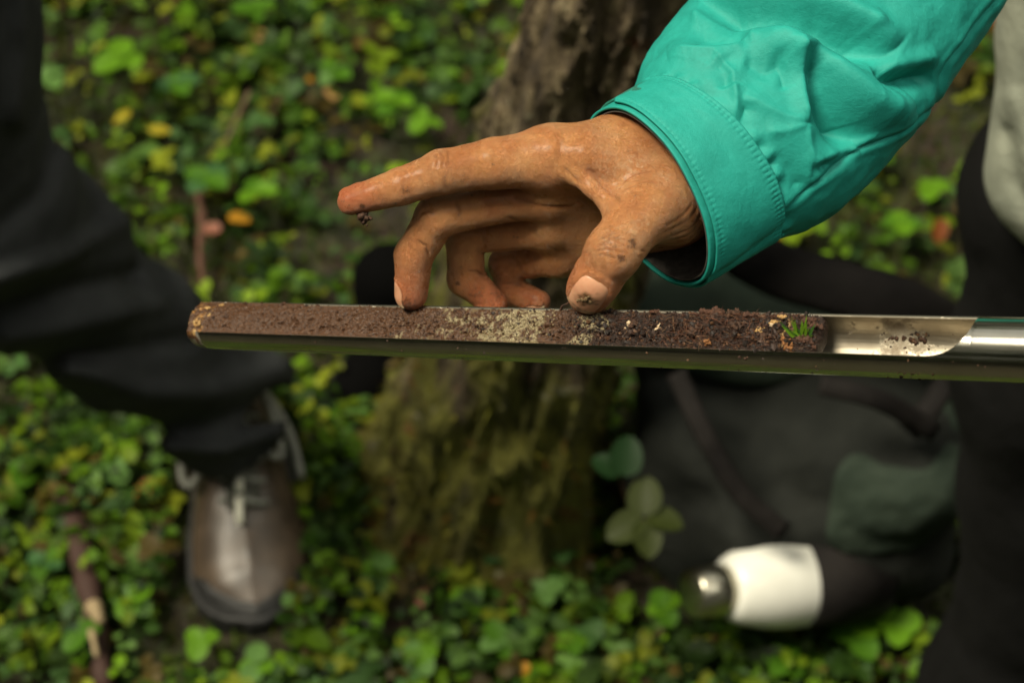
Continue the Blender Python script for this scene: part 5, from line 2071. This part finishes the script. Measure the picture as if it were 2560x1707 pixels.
for a_ in ((326, 288, 26, 22, 'yellow', 'yellow leaf, upper of a pair beside the left trouser leg'), (374, 330, 24, 20, 'yellow', 'yellow leaf, lower of a pair beside the left trouser leg'),
           (570, 545, 24, 18, 'gold', 'golden leaf above the left end of the corer'), (552, 575, 22, 16, 'pink', 'pinkish brown leaf under the golden one'),
           (840, 250, 20, 16, 'tan', 'tan leaf above the pointing index finger'), (662, 102, 20, 15, 'tan', 'tan leaf near the top left of centre'), (795, 198, 14, 11, 'gold', 'small golden leaf near the top centre'),
           (1940, 600, 30, 22, 'gold', 'golden leaf just below the teal sleeve'), (2490, 40, 30, 22, 'rust', 'rust brown leaf in the top right corner'), (2355, 548, 26, 18, 'rust', 'rusty leaf beside the black trousers'),
           (2165, 985, 24, 20, 'rust', 'rusty leaf seen under the corer beside the rucksack'), (372, 1195, 18, 16, 'orange', 'orange leaf below the trouser hem, upper of two'), (362, 1222, 16, 13, 'orange', 'orange leaf below the trouser hem, lower of two'),
           (868, 1572, 18, 14, 'yellow', 'small yellow leaf right of the shoe at the bottom'), (1326, 1668, 16, 13, 'gold', 'small golden leaf at the bottom edge'), (1050, 1472, 18, 14, 'pink', 'pinkish leaf below the trunk'),
           (1420, 1150, 26, 16, 'rust', 'rusty leaf stuck at the right of the trunk foot'), (500, 1105 + 700, 10, 10, 'rust', '')):
    if a_[5]: fallen(*a_)


def twig(name, pts, rad, mat, label, cat='twig'):
    P3 = [ground_at(x, y, h) for x, y, h in pts]
    p_ = smooth_path(np.array([list(q) for q in P3]), 5)
    rr_ = np.linspace(rad, rad * 0.6, len(p_)) * (1 + 0.18 * np.sin(np.arange(len(p_)) * 1.9))
    v, f = tube_mesh(p_, list(rr_), 8)
    o = mesh_obj(name, v, f, mat, None, origin=P3[0])
    tag(o, label, cat)


twig('twig', [(498, 470, .035), (505, 560, .03), (500, 640, .03), (512, 740, .03)], 0.0055, M_TWIG, 'red-brown twig lying above the left end of the corer')
twig('twig', [(625, 230, .05), (590, 300, .04), (560, 370, .03)], 0.0028, M_DULLTWIG, 'thin dull brown twig among the leaves at upper left')
twig('branch', [(170, 1240, .03), (205, 1400, .035), (235, 1540, .03), (262, 1720, .02)], 0.014, M_BRANCH, 'dead red-brown branch on the ground at lower left', 'branch')
twig('wood_chip', [(234, 1515, .052), (240, 1530, .056), (252, 1556, .052)], 0.008, M_PALETWIG, 'pale wood chip on the dead branch', 'wood chip')
twig('twig', [(228, 1575, .05), (242, 1640, .05)], 0.0035, M_PALETWIG, 'short pale twig just below the wood chip')
